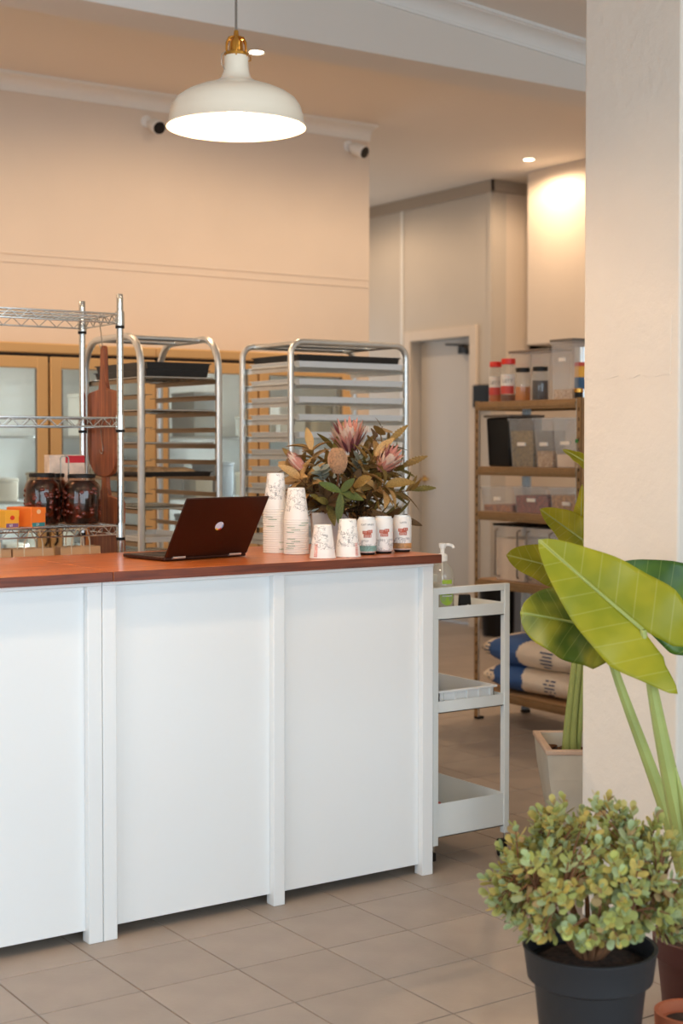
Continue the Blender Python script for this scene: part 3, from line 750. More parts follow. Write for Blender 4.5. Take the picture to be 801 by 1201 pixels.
for k, (dx, dy) in enumerate(((-.08, -.15), (.06, -.14), (-.07, .05), (.07, .06), (-.06, .19), (.08, .2))):
    b = MB().sphere((0, 0, 0), .06, 14, 8, sc=(1, 1.25, .3)); o = b.build('flat_loaf', m_crust, None); o.location = (cx1+dx, cy1+dy, lv1[6]+.0195); o.rotation_euler = (0, 0, k)
    tag(o, 'flour-dusted flat loaf on the dark trolley tray', 'bread', 'loaves on the trolley tray')
tray('baking_tray', 'shiny silver baking tray on the trolley just above the laptop base', (cx1, cy1, lv1[10]), .312, .52, .022, m_alu, None)

R2X, R2Y, R2W, R2D, R2Z = 3.53, 5.6, .64, .425, 1.945
t = thing('tray_trolley', 'steel tray trolley filled with silver baking trays behind the flowers', 'trolley', (R2X, R2Y, 0))
for y in (0, R2D):
    MB().tube(hoop((0, y, 0), (R2W, y, 0), R2Z, .12, .06), .0145, 10).build('hoop_frame', m_steel, t)
for x in (.07, R2W-.07):
    MB().rod((x, 0, R2Z-.002), (x, R2D, R2Z-.002), .012, 10).build('top_bar', m_steel, t)
MB().rod((.07, R2D*.5, R2Z-.002), (R2W-.07, R2D*.5, R2Z-.002), .011, 10).build('top_bar', m_steel, t)
for x in (0, R2W):
    MB().rod((x, 0, .16), (x, R2D, .16), .012, 8).build('base_bar', m_steel, t)
    for y in (0, R2D): castor(t, x, y)
lv2 = [1.832-.0792*k for k in range(20)]
for z in lv2:
    for x, s in ((.016, 1), (R2W-.016, -1)):
        a, b = sorted((x, x+s*.03)); c, d = sorted((x, x+s*.003))
        MB().box(a, -.01, z-.003, b, R2D+.01, z).box(c, -.01, z-.02, d, R2D+.01, z+.006).build('runner', m_steel, t)
nth = ['top', 'second', 'third', 'fourth', 'fifth', 'sixth', 'seventh', 'eighth', 'ninth', 'tenth', 'eleventh']
for k in range(11):
    tray('baking_tray', 'silver baking tray on the %s rung of the full trolley' % nth[k], (R2X+R2W/2, R2Y+R2D/2-.022, lv2[k]), .575, .42, .026, m_alu, 'silver trays on the full trolley')
tray('baking_tray', 'dark baking tray laid inside the topmost silver tray', (R2X+R2W/2+.01, R2Y+R2D/2, lv2[0]+.028), .56, .40, .03, m_blacktray, None)

# ------------------------------------------------------------------ chrome wire shelving behind the counter
WX1, WX0, WY0, WY1 = 2.381, 1.18, 4.95, 5.281
t = thing('wire_shelving', 'chrome wire shelving unit holding dark jars and tea boxes', 'shelving', (WX1, WY0, 0))
def post(x, y, zt):
    mb = MB(); prof = [(.0125, 0)]
    z = .03
    while z < zt-.02:
        prof += [(.0125, z-.0015), (.0117, z-.001), (.0117, z+.001), (.0125, z+.0015)]; z += .025
    prof += [(.0125, zt-.004), (.0105, zt), (.0001, zt)]
    mb.lathe(prof, 14, (x, y, 0)); mb.build('post', m_chrome, t)
WL, WD = WX0-WX1, WY1-WY0
for x in (0, WL):
    post(x, 0, 2.035); post(x, WD, 2.035)
WSH = [1.962, 1.582, 1.186, .72, .25]
for z in WSH:
    fr = MB()
    for (a, b) in (((0, 0), (WL, 0)), ((0, WD), (WL, WD)), ((0, 0), (0, WD)), ((WL, 0), (WL, WD))):
        A = Vector((*a, z)); B = Vector((*b, z)); n = max(4, int((B-A).length/.036)); n += n % 2
        fr.rod(A, B, .0032, 6); fr.rod(A-Vector((0, 0, .032)), B-Vector((0, 0, .032)), .0032, 6)
        zz = [A.lerp(B, k/n)-Vector((0, 0, .032 if k % 2 else 0)) for k in range(n+1)]
        fr.tube(zz, .0023, 5)
    sh = fr.build('shelf_frame', m_chrome, t)
    g = MB(); n = int(-WL/.024)
    for k in range(1, n): x = WL*k/n; g.rod((x, .0, z+.002), (x, WD, z+.002), .0018, 5)
    for y in (WD/3, 2*WD/3): g.rod((0, y, z-.002), (WL, y, z-.002), .003, 6)
    g.build('shelf_wires', m_chrome, sh)
    for x in (0, WL):
        for y in (0, WD):
            MB().lathe([(.0128, z-.042), (.0175, z-.042), (.0165, z+.01), (.0128, z+.01)], 14, (x, y, 0)).build('collar', m_chrome, sh)
            MB().lathe([(.0128, z-.053), (.0165, z-.053), (.0165, z-.043), (.0128, z-.043)], 14, (x, y, 0)).build('collar_clip', m_black, sh)
WS = WSH[2]+.004
# jars of dark fruit
m_fruitjar = clear_mat('jar_glass_dark', (.86, .72, .62), .0, .05, (60, 30, 20))
m_syrup = ramp_mat('dark_fruit', [(.42, (16, 5, 3)), (.56, (52, 16, 8)), (.72, (100, 38, 20))], 34, rough=.3, detail=1)
def big_jar(x, y, r, h, label):
    t = thing('fruit_jar', label, 'jar', (x, y, WS), 0, 'jars of dark fruit')
    MB().lathe([(.0001, 0), (r*.9, 0), (r, .012), (r, h*.72), (r*.93, h*.8), (r*.72, h*.88), (r*.68, h*.93), (r*.68, h*.95)], 28).build('glass', m_fruitjar, t)
    c = MB().lathe([(.0001, .005), (r*.87, .005), (r*.955, .016), (r*.955, h*.71), (r*.88, h*.79), (r*.66, h*.87), (.0001, h*.87)], 28); c.build('syrup', m_syrup, t)
    f = MB(); rr = random.Random(int(x*1000))
    for k in range(60):
        a = rr.uniform(0, 2*PI); z = rr.uniform(.02, h*.72); 
        f.sphere((r*.895*math.cos(a), r*.895*math.sin(a), z), .0105, 8, 5, sc=(1, 1, .75))
    o = f.build('fruit', M('fruit_brown', (104, 42, 22), .35, var=.5, vs=30), t); o['kind'] = 'stuff'
    MB().lathe([(r*.70, h*.925), (r*.74, h*.925), (r*.74, h*.985), (r*.70, h), (.0001, h)], 28).build('lid', m_black, t)
big_jar(2.262, 5.03, .068, .186, 'big jar of dark fruit nearest the end posts of the wire shelf')
big_jar(2.133, 5.09, .064, .19, 'jar of dark fruit with a red tag beside the orange tea box')
big_jar(2.215, 5.19, .062, .186, 'jar of dark fruit standing behind two others on the wire shelf')
# tea boxes
def tea_box(loc, rz, w, d, h, col, strip, num, label, logo):
    t = thing('tea_box', label, 'box', loc, rz)
    MB().box(-w/2, 0, 0, w/2, d, h).build('carton', M('carton_%d' % col[1], col, .5), t, bevel=.002)
    fl_ = MB().prism([(-w/2, h), (-w/2, h-.02), (-w/4, h-.03), (w/4, h-.03), (w/2, h-.02), (w/2, h)], .0012, Matrix(((1, 0, 0, 0), (0, 0, 1, -.0012), (0, 1, 0, 0), (0, 0, 0, 1))))
    fl_.build('flap', MATS['carton_%d' % col[1]], t)
    MB().box(-w/2+.004, -.001, .002, w/2-.004, 0, .016).build('strip', M('strip_%d' % strip[1], strip, .5), t)
    place(text_mb(num, .014), Matrix.Translation((-.006, -.0016, .009)) @ Matrix.Rotation(PI/2, 4, 'X')).build('number', m_paper, t)
    hm = MB(); n = 16
    pts = [(.010*math.cos(2*PI*k/n), .008*math.sin(2*PI*k/n)) for k in range(n)]
    hm.add([Matrix.Translation((0, -.0014, logo[1])) @ Matrix.Rotation(PI/2, 4, 'X') @ Vector((x, y, 0)) for x, y in pts], [tuple(range(n))])
    hm.build('emblem', M('emblem_%d' % logo[0][1], logo[0], .5), t)
tea_box((2.068, 4.968, WS), R(20), .068, .13, .07, (243, 124, 42), (52, 132, 136), '50', 'orange tea box with a teal strip beside the dark jars', ((250, 200, 150), .055))
tea_box((1.968, 4.965, WS), R(16), .06, .12, .062, (245, 178, 56), (130, 90, 130), '60', 'yellow tea box with a red emblem and purple strip', ((208, 50, 34), .036))
# carton behind the jars, clip jar bail
t = thing('snack_carton', 'pale printed carton with a red corner flash behind the dark jars', 'box', (2.30, 5.235, WS))
MB().box(-.085, -.02, 0, .06, .03, .255).build('carton', M('carton_print', (232, 206, 184), .6, var=.2, vs=25), t, bevel=.002)
MB().box(-.02, -.0215, .225, .058, -.02, .252).build('red_flash', M('flash_red', (206, 34, 44), .5), t)
t = thing('wire_bail', 'shiny wire loop standing up behind the dark jars', 'wire loop', (2.235, 5.12, WS))
MB().tube(hoop((-.016, 0, 0), (.016, 0, 0), .252, .0, .014), .003, 6).build('loop', m_chrome, t)
# kraft bags on the tier below
for k, (x, lab) in enumerate(((2.245, 'kraft paper carrier bag under the dark jars, next to the end posts'), (2.06, 'kraft paper carrier bag below the orange tea box'), (1.9, 'kraft paper carrier bag below the yellow tea box'))):
    z0 = WSH[3]+.004; h = 1.112-z0
    t = thing('carrier_bag', lab, 'paper bag', (x, 5.03, z0), R(4*(k-1)), 'kraft carrier bags')
    b = MB(); w_, d_ = .078, .045
    b.frustum((w_, d_), (w_, d_), 0, h*.6, top=False); b.frustum((w_, d_), (w_-.002, d_*.7), h*.6, h, bot=False, top=False)
    b.build('bag_body', m_kraft, t, smooth=False)
    for sy, lean in ((-d_*.72, -.01), (d_*.68, .02)):
        MB().tube([(-.035, sy, h-.03), (-.034, sy, h+.02), (-.02, sy+lean, h+.062), (.02, sy+lean, h+.064), (.035, sy, h+.02), (.036, sy, h-.03)], .0025, 6).build('twisted_handle', M('paper_string', (222, 200, 170), .7), t)
# hanging boards with S hooks at the end of the unit
def paddle(loc, bl_w, bl_h, hd, round_bottom, label):
    t = thing('paddle_board', label, 'serving board', loc)
    n = 10; P = []
    rb = bl_w*(.42 if round_bottom else .12)
    def arc(cx, cy, r, a0, a1): return [(cx+r*math.cos(a0+(a1-a0)*k/n), cy+r*math.sin(a0+(a1-a0)*k/n)) for k in range(n+1)]
    top = -hd; bot = -hd-bl_h; hw = .021
    P += arc(-bl_w/2+rb, bot+rb, rb, PI, 1.5*PI); P += arc(bl_w/2-rb, bot+rb, rb, 1.5*PI, 2*PI)
    P += [(bl_w/2, top+.0), (bl_w/2-.012, top+.01), (hw*1.7, top+.022), (hw*1.05, top+.06)]
    P += [(hw*.8, -.02)]; P += arc(0, -.02, hw*.8, 0, PI)[1:]
    P += [(-hw*1.05, top+.06), (-hw*1.7, top+.022), (-bl_w/2+.012, top+.01), (-bl_w/2, top)]
    M4 = Matrix(((0, 0, 1, -.009), (1, 0, 0, 0), (0, 1, 0, 0), (0, 0, 0, 1)))
    MB().prism(P, .018, M4).build('board', m_board, t, bevel=.003)
    return t
def s_hook(loc, h, label):
    t = MB(); n = 8; p = []
    r = .013
    for k in range(n+1): q = PI-PI*k/n*1.0; p.append((0, r*math.cos(q)-0, h-r+r*math.sin(q)))
    p = p[::-1]
    pts = [(0, -r, h-r)]+[(0, r*math.cos(PI-PI*k/n), h-r+r*math.sin(PI-PI*k/n)) for k in range(1, n+1)]
    pts += [(0, .0, h*.5), (0, -r, r)]
    pts += [(0, r*math.cos(PI+PI*k/n), r+r*math.sin(PI+PI*k/n)) for k in range(1, n+1)]
    o = t.tube(pts, .002, 6).build('s_hook', m_chrome, None); o.location = loc
    tag(o, label, 'hook', 'chrome S hooks')
hx = WX1+.03
paddle((hx, 5.15, 1.862), .27, .31, .19, True, 'upper dark wooden paddle board hanging from the wire shelf end')
s_hook((hx-.013, 5.15, 1.85), .12, 'chrome S hook holding the upper paddle board')
paddle((hx+.005, 5.15, 1.46), .30, .30, .19, False, 'lower dark wooden paddle board hanging behind the kraft bags')
s_hook((hx-.012, 5.15, 1.45), .13, 'chrome S hook holding the lower paddle board')
t = thing('pastry_brush', 'pastry brush with an orange handle hanging beside the kraft bags', 'brush', (2.345, 5.16, 1.02))
MB().lathe([(.0001, .05), (.007, .05), (.009, .09), (.006, .16), (.0001, .162)], 10).build('handle', M('brush_orange', (226, 128, 40), .5), t)
MB().box(-.016, -.006, 0, .016, .006, .052).build('bristles', M('bristles', (200, 205, 210), .6), t)

# ------------------------------------------------------------------ service trolley at the counter end
TX0, TX1, TY0, TY1 = 3.137, 3.485, 4.052, 4.50
t = thing('kitchen_trolley', 'white three-tier metal trolley on castors at the counter end', 'trolley', (TX0, TY0, 0))
tw, td = TX1-TX0, TY1-TY0
ps = .024
for y in (0, td-ps):
    MB().box(0, y, .083, ps, y+ps, .986).box(tw-ps, y, .083, tw, y+ps, .986).box(ps, y+.002, .986-ps, tw-ps, y+ps-.002, .986).build('end_frame', m_trolley, t, bevel=.002)
for z0, z1 in ((.873, .918), (.546, .588), (.110, .229)):
    a = MB()
    x0, x1, y0, y1 = ps, tw-ps, .004, td-.004; th = .002
    a.box(x0, y0, z0, x1, y1, z0+.003)
    a.box(x0, y0, z0, x1, y0+th, z1).box(x0, y1-th, z0, x1, y1, z1).box(x0-.006, ps, z0, x0-.004, td-ps, z1).box(x1+.004, ps, z0, x1+.006, td-ps, z1)
    a.build('tray_shelf', m_trolley, t)
for x in (ps/2, tw-ps/2):
    for y in (ps/2, td-ps/2):
        w = MB().lathe([(.0001, -.01), (.028, -.01), (.031, -.006), (.031, .006), (.028, .01), (.0001, .01)], 18, M4=Matrix.Translation((x-.018, y+.004, .031)) @ Matrix.Rotation(PI/2, 4, 'Y') @ Matrix.Rotation(.6, 4, 'X'))
        c = w.build('castor', m_rubber, t)
        MB().rod((x, y, .05), (x, y, .086), .005, 8).build('stem', m_chrome, c)
        MB().box(x-.022, y-.012, .03, x+.004, y+.016, .06).build('fork', m_black, c, bevel=.004)
TP = (TX0, TY0)
# soap dispenser
bz = .876
t = thing('soap_dispenser', 'clear pump bottle of soap with a round green label on the trolley', 'bottle', (TX0+.098, TY0+.075, bz))
MB().lathe([(.0001, 0), (.038, 0), (.042, .006), (.042, .145), (.038, .163), (.026, .182), (.015, .192), (.015, .2)], 28).build('bottle', m_bottle, t)
MB().lathe([(.0001, .003), (.038, .003), (.0395, .008), (.0395, .118), (.0001, .118)], 28).build('liquid_soap', clear_mat('soap_liquid', (.96, .93, .86), .55, .2, (232, 222, 204)), t)
MB().lathe([(.017, .196), (.018, .196), (.018, .216), (.012, .222), (.0001, .222)], 20).build('collar', m_paper, t)
MB().lathe([(.008, .222), (.008, .24), (.012, .242), (.014, .258), (.0001, .26)], 16).tube([(0, 0, .252), (.02, -.012, .254), (.03, -.02, .25), (.033, -.022, .242)], .0055, 8).build('pump_head', m_paper, t)
MB().rod((0, 0, .02), (0, 0, .2), .003, 6).build('dip_tube', m_paper, t)
lb = MB(); n = 20; Q = [(0, 0, 0)]
for k in range(n): Q.append((.027*math.cos(2*PI*k/n), .03*math.sin(2*PI*k/n), 0))
lb.add(Q, [(0, k+1, (k+1) % n+1) for k in range(n)])
af = math.atan2(-4.1, -3.2)
wrap(lb, .0426, .072, af+.45).build('round_label', M('label_lime', (164, 196, 58), .5), t)
lb = MB()
for k in range(6): lb.add([(-.02+.0066*k, 0, 0), (-.02+.0066*(k+1), 0, 0), (-.02+.0066*(k+1), .014, 0), (-.02+.0066*k, .014, 0)], [(0, 1, 2, 3)])
wrap(lb, .0427, .118, af+.45).build('label_strip', MATS['label_lime'], t)
lb = MB().add([(-.02, 0, 0), (0, 0, 0), (.02, 0, 0), (.02, .003, 0), (0, .003, 0), (-.02, .003, 0)], [(0, 1, 4, 5), (1, 2, 3, 4)])
wrap(lb, .0431, .074, af+.45).build('label_stripe', m_paper, t)
t = thing('black_pouch', 'small black packet with white marks beside the soap dispenser', 'packet', (TX0+.195, TY0+.07, bz), R(-20))
MB().frustum((.024, .014), (.020, .009), 0, .072).build('packet', m_black, t, bevel=.003)
pm = MB()
for k, (x, z, l, w_) in enumerate(((-.008, .018, .014, .005), (.004, .026, .009, .004), (.01, .036, .006, .002))):
    pm.obox(Matrix.Translation((x, -.0148+z*.09, z)) @ Matrix.Rotation(.6, 4, 'Y'), l, .001, w_)
pm.build('white_marks', m_paper, t)
# white plastic crate on the middle shelf
t = thing('plastic_crate', 'shallow white plastic crate on the middle trolley shelf', 'crate', (TX0+.178, TY0+.2, .549))
cw, cdp, chh = .125, .165, .07
a = MB()
a.box(-cw, -cdp, 0, cw, cdp, .004)
for sx in (-1, 1):
    x0, x1 = sorted((sx*cw, sx*(cw-.003))); a.box(x0, -cdp, .004, x1, cdp, chh)
for sy in (-1, 1):
    y0, y1 = sorted((sy*cdp, sy*(cdp-.003))); a.box(-cw, y0, .004, cw, y1, chh)
a.build('crate_body', m_white, t)
rm = MB().box(-cw-.009, -cdp-.009, chh-.008, cw+.009, -cdp, chh).box(-cw-.009, cdp, chh-.008, cw+.009, cdp+.009, chh).box(-cw-.009, -cdp, chh-.008, -cw, cdp, chh).box(cw, -cdp, chh-.008, cw+.009, cdp, chh)
rm.build('crate_rim', m_white, t, bevel=.002)
for k in range(5):
    x = -cw+.02+k*(2*cw-.04)/4
    MB().box(x-.002, -cdp-.006, .006, x+.002, -cdp, chh-.008).build('rib', m_white, t)
o = MB().lathe([(.0001, 0), (.03, 0), (.034, .006), (.034, .075), (.026, .09), (.026, .1), (.0001, .1)], 20).build('red_tub', M('red_plastic', (196, 40, 28), .4), None)
o.location = (TX0+.065, TY0+.08, .1135); tag(o, 'small red tub in the bottom trolley tray', 'tub')

# ------------------------------------------------------------------ metal storage shelving by the passage
SX0, SX1, SY0, SY1 = 5.08, 5.45, 5.375, 6.2
SZ = [1.712, 1.366, 1.126, .762, .17]
t = thing('storage_shelving', 'bronze metal storage shelving stacked with tubs and flour sacks', 'shelving', (SX0, SY0, 0))
sd, sw = SX1-SX0, SY1-SY0
for x, sx in ((0, 1), (sd, -1)):
    for y, sy in ((0, 1), (sw, -1)):
        a = MB(); x0, x1 = sorted((x, x+sx*.036)); y0, y1 = sorted((y, y+sy*.002)); a.box(x0, y0, .012, x1, y1, SZ[0]+.005)
        x0, x1 = sorted((x, x+sx*.002)); y0, y1 = sorted((y, y+sy*.036)); a.box(x0, y0, .012, x1, y1, SZ[0]+.005)
        p = a.build('upright', m_angle if x == 0 else m_galv, t)
        hl = MB(); z = .1
        while z < 1.68:
            yy = y+sy*.018; hl.box(x-.0006*sx, yy-.004, z, x+.0, yy+.004, z+.018); z += .05
        hl.build('slot_row', m_dark, p)
        MB().box(min(x, x+sx*.038), min(y, y+sy*.038), 0, max(x, x+sx*.038), max(y, y+sy*.038), .014).build('foot', m_black, p)
        e = MB(); y0, y1 = sorted((y+sy*.033, y+sy*.037)); x0, x1 = sorted((x-.001*sx, x+sx*.003)); e.box(x0, y0, .014, x1, y1, SZ[0]); e.build('bright_edge', m_galv, p)
for z in SZ:
    MB().box(.004, .003, z-.014, sd-.004, sw-.003, z).build('shelf_board', M('chipboard', (184, 146, 104), .7, var=.12, vs=60), t)
    for x, s in ((.0, -1), (sd, 1)):
        a = MB(); x0, x1 = sorted((x, x+s*.004)); a.box(x0, .036, z-.046, x1, sw-.036, z-.001)
        x0, x1 = sorted((x, x+s*.011)); a.box(x0, .036, z-.034, x1, sw-.036, z-.012)
        a.build('shelf_beam', m_angle, t, bevel=.002)
    for y in (.002, sw-.006): MB().box(.036, y, z-.046, sd-.036, y+.004, z-.001).build('side_beam', m_angle, t)
def sy(x, X): return on(x, 500, 0, X).y
m_lidred = M('lid_red', (220, 40, 26), .4); m_lidgrey = M('lid_grey', (120, 110, 100), .5)
m_flour = M('flour', (240, 218, 196), .9, var=.04, vs=30)
def fill(name, c1, c2, scale): return ramp_mat(name, [(.38, c1), (.62, c2)], scale, rough=.8, detail=3, bump=.6)
m_seed = fill('seed_green_brown', (96, 78, 40), (156, 132, 76), 90)
m_oat = fill('oats', (172, 134, 96), (222, 192, 156), 90)
m_nut = fill('nuts_brown', (110, 56, 26), (190, 116, 60), 40)
m_berry = fill('dried_berries', (100, 34, 34), (168, 78, 72), 60)
m_granola = fill('granola', (150, 96, 50), (214, 160, 96), 60)
def spice_jar(px, X, z, r, h, fillmat, fh, lidmat, label, lab=None):
    t = thing('spice_jar', label, 'jar', (X, sy(px, X), z))
    MB().lathe([(.0001, 0), (r*.94, 0), (r, .006), (r, h*.74), (r*.86, h*.83), (r*.8, h*.87), (r*.8, h*.9)], 24).build('glass', m_jar, t)
    MB().lathe([(.0001, .003), (r*.93, .003), (r*.95, .008), (r*.95, fh), (.0001, fh)], 24).build('contents', fillmat, t)
    MB().lathe([(r*.8, h*.87), (r*.9, h*.87), (r*.9, h*.99), (r*.86, h), (.0001, h)], 24).build('lid', lidmat, t)
    if lab:
        a0 = math.atan2(-SY0, -SX0)
        MB().lathe([(r+.0005, h*.2), (r+.0005, h*.63)], 12, a0=a0-1.15, a1=a0+.95).build('label', m_label, t)
        MB().lathe([(r+.001, h*.17), (r+.001, h*.36)], 12, a0=a0-1.15, a1=a0+.8).build('label_red_band', M('label_red', (202, 74, 66), .5), t)
        wrap(text_mb('LETT', .026), r+.001, h*.47, a0+(-.05)).build('label_text', m_black, t)
        wrap(MB().add([(-.01, 0, 0), (.01, -.004, 0), (.01, .002, 0), (-.01, .006, 0)], [(0, 1, 2, 3)]), r+.001, h*.57, a0-.15).build('label_flash', MATS['label_red'], t)
z = SZ[0]
spice_jar(581, 5.15, z, .036, .215, M('paprika', (190, 98, 30), .8, var=.2, vs=50), .06, m_lidred, 'red-lidded spice jar of orange powder beside the door frame', 1)
spice_jar(596, 5.135, z, .042, .225, M('brown_spice', (112, 62, 26), .8, var=.2, vs=50), .035, m_lidred, 'bigger red-lidded spice jar with a white and red label', 1)
spice_jar(613, 5.13, z, .041, .172, M('turmeric', (206, 122, 30), .8, var=.1), .072, m_black, 'black-lidded glass jar half full of orange spice')
spice_jar(633.5, 5.13, z, .043, .172, M('dark_dates', (44, 26, 18), .6, var=.4, vs=40), .1, m_black, 'black-lidded glass jar of dark dried fruit')
def tub(px0, px1, X, z, h, dpt, label, fillmat=None, fh=0, lid=None, taper=.006, tag_y=None, open_top=True, fill_taper=True, tagw=.034):
    ya, yb = sy(px1, X), sy(px0, X); w = (yb-ya)/2
    t = thing('storage_tub', label, 'tub', (X, (ya+yb)/2, z), 0, 'clear tubs on the storage shelving')
    d = dpt
    o = MB()
    def ring(e, zz): return [(0-0+e, -w+e, zz), (d-e, -w+e, zz), (d-e, w-e, zz), (e, w-e, zz)]
    rs = [ring(taper, 0), ring(0, h-.012), ring(-.006, h-.012), ring(-.006, h)]
    vs = [p for r in rs for p in r]; fs = [(3, 2, 1, 0)]
    for a in range(3):
        for k in range(4): fs.append((a*4+k, a*4+(k+1) % 4, a*4+4+(k+1) % 4, a*4+4+k))
    o.add(vs, fs); o.build('tub_body', m_tub, t)
    if fillmat:
        e0 = taper+.004; e1 = taper*(1-fh/h)+.004
        MB().frustum((d/2-e0, w-e0), (d/2-e1, w-e1), .0035, fh, (d/2, 0), (d/2, 0)).build('contents', fillmat, t)
    if lid: MB().box(-.008, -w-.008, h, d+.008, w+.008, h+.012).build('lid', lid, t, bevel=.003)
    if tag_y is not None:
        MB().box(-.0015, -tagw, tag_y-.009, taper*(1-tag_y/h)+.0005, tagw*.9, tag_y+.009).build('label', m_label, t)
    return t
# top shelf: tall tubs
tub(598, 621, 5.24, z, .262, .15, 'tall clear tub with a grey lid behind the red-lidded jars', None, 0, m_lidgrey)
tub(623, 644, 5.23, z, .262, .15, 'tall clear tub with a grey lid behind the dark dried fruit jar', None, 0, m_lidgrey)
tub(646.5, 671, 5.115, z, .292, .2, 'tallest clear tub with a white label on the top shelf', m_oat, .05, m_lidgrey, tag_y=.2, tagw=.026)
# tin with a colourful wrapper, little gold tin
t = thing('food_tin', 'tall tin with a yellow and blue wrapper at the end of the top shelf', 'tin', (5.2, sy(683, 5.2), z))
MB().lathe([(.0001, 0), (.04, 0), (.04, .26), (.036, .264), (.0001, .262)], 24).build('tin_body', m_galv, t)
MB().lathe([(.0406, .05), (.0406, .11)], 24).build('blue_band', M('wrap_blue', (40, 84, 120), .5), t)
MB().lathe([(.0406, .11), (.0406, .165)], 24).build('yellow_band', M('wrap_yellow', (232, 170, 50), .5), t)
MB().lathe([(.0406, .165), (.0406, .185)], 24).build('red_band', M('wrap_red', (200, 70, 50), .5), t)
t = thing('small_tin', 'small gold lidded pot lying at the front edge of the top shelf', 'tin', (5.115, sy(678.5, 5.115), z))
MB().lathe([(.0001, 0), (.02, 0), (.021, .03), (.0001, .03)], 20).build('pot', m_black, t)
MB().lathe([(.022, .03), (.024, .032), (.024, .05), (.0001, .052)], 20).build('lid', m_brass, t)
# second shelf
z = SZ[1]
t = thing('black_tub', 'black plastic tub at the door end of the second shelf', 'tub', (5.12, sy(583, 5.12), z))
MB().frustum((.11, .085), (.12, .095), 0, .26, (.12, 0), (.12, 0)).build('tub_body', m_black, t, bevel=.01)
MB().box(-.012, -.1, .262, .25, .1, .276).build('lid', m_lidgrey, t, bevel=.004)
tub(597, 625, 5.11, z, .255, .24, 'clear tub two thirds full of green-brown seeds', m_seed, .19, None, .012, .12, tagw=.03)
tub(626, 648, 5.115, z, .255, .24, 'clear tub a third full of rolled oats', m_oat, .085, None, .012, .12, tagw=.03)
tub(649, 676, 5.115, z, .255, .24, 'clear tub a quarter full of pale flour', m_flour, .068, None, .012, .125, tagw=.036)
spice_jar(681, 5.105, z, .03, .145, m_oat, .08, M('lid_green', (40, 120, 50), .5), 'small jar with a green lid at the end of the second shelf')
# third shelf
z = SZ[2]
tub(565, 601, 5.105, z, .132, .24, 'low clear tub holding a few brown nuts', m_nut, .035, None, .008, .07, tagw=.028)
tub(603, 643, 5.105, z, .135, .24, 'low clear tub of dried red berries', m_berry, .092, None, .008, .07, tagw=.032)
tub(645, 683, 5.105, z, .138, .24, 'low clear tub filled with golden granola', m_granola, .1, None, .008, .06, tagw=.028)
# fourth shelf
z = SZ[3]
for k, (a, b, lab, fm, fh) in enumerate(((580.5, 615, 'big clear bin of white flour with a dark lid', m_flour, .225), (617, 653, 'big clear bin behind the large leaf, dark lid on top', m_oat, .12))):
    tt = tub(a, b, 5.115, z, .29, .26, lab, fm, fh, m_black, .006)
    w = (sy(a, 5.115)-sy(b, 5.115))/2
    for s in (-1, 1):
        MB().tube([(-.002, s*(w-.028), .27), (-.02, s*(w-.03), .265), (-.022, s*(w-.03), .03), (-.002, s*(w-.045), .02)], .006, 6).build('handle_bar', M('handle_grey', (132, 116, 100), .5), tt)
# flour sacks
def sack(loc, rz, L, Wd, H, label, seed, tilt=0):
    t = thing('flour_sack', label, 'sack', loc, rz, 'flour sacks on the bottom shelf')
    rr = random.Random(seed); nu, nv = 80, 20; vs = []; fs = []
    ph = [rr.uniform(0, 6) for _ in range(6)]
    def P(u, v, s):
        x = (v-.5)*Wd; y = (u-.5)*L
        e = max(0, 1-abs(2*u-1)**3.2)**.5; f = max(0, 1-abs(2*v-1)**3.0)**.5
        h = H/2*e*f
        wob = 1+.06*math.sin(7*u+ph[0])+.05*math.sin(9*v+ph[1])+.03*math.sin(15*u+11*v+ph[2])
        z = H/2+s*h*wob+tilt*y
        x *= .86+.14*e; y *= .94+.06*f
        if s < 0: z = max(z, 0.0)
        return (x, y, z)
    o = MB(); idx = {}
    for s in (1, -1):
        for i in range(nu+1):
            for j in range(nv+1):
                idx[(s, i, j)] = len(o.v); o.v.append(P(i/nu, .5-.5*math.cos(PI*j/nv), s))
        for i in range(nu):
            for j in range(nv):
                q = (idx[(s, i, j)], idx[(s, i+1, j)], idx[(s, i+1, j+1)], idx[(s, i, j+1)])
                o.f.append(q if s > 0 else q[::-1])
                u = (i+.5)/nu+.10*math.sin((j/nv)*3+ph[3]); o.m.append(1 if .50 < u < .80 else 0)
    ob = o.build('sack_body', [M('sack_cream', (246, 230, 210), .75, var=.05, vs=12, bump=.3, bs=25), M('sack_blue', (58, 98, 160), .7, var=.08, vs=14, bump=.3, bs=25)], t, ang=80)
    pr = MB()
    for (uu, ww, n_) in ((.30, .12, 5), (.88, .07, 4)):
        for k in range(n_):
            u0 = uu-ww/2; zz = H*.66-.019*k
            y0 = (u0-.5)*L; y1 = y0+ww*L*rr.uniform(.75, 1)
            n2 = 6
            for q in range(n2):
                ya, yb = y0+(y1-y0)*q/n2, y0+(y1-y0)*(q+1)/n2
                def surf(y, z):                                     # front skin at height z
                    u = y/L/.97+.5; e = max(0, 1-abs(2*u-1)**3.2)**.5
                    hh = H/2*e
                    s = min(.98, abs(z-H/2-tilt*y)/max(hh, .01)); f = s
                    v = .5-.5*(max(0, 1-f*f))**(1/3.0)
                    return ((v-.5)*Wd*(.86+.14*e)-.004, y, z)
                if rr.random() < .85:
                    pr.add([surf(ya, zz), surf(yb, zz), surf(yb, zz+.007), surf(ya, zz+.007)], [(0, 1, 2, 3)])
    pr.build('printed_text', M('sack_ink', (64, 84, 120), .7), t)
    return t
sack((SX0+.185, 5.79, SZ[4]), R(2), .78, .345, .155, 'lower flour sack with a blue band lying on the bottom shelf', 3)
sack((SX0+.185, 5.80, SZ[4]+.135), R(-2), .84, .345, .165, 'upper flour sack with a blue band lying on another sack', 9)
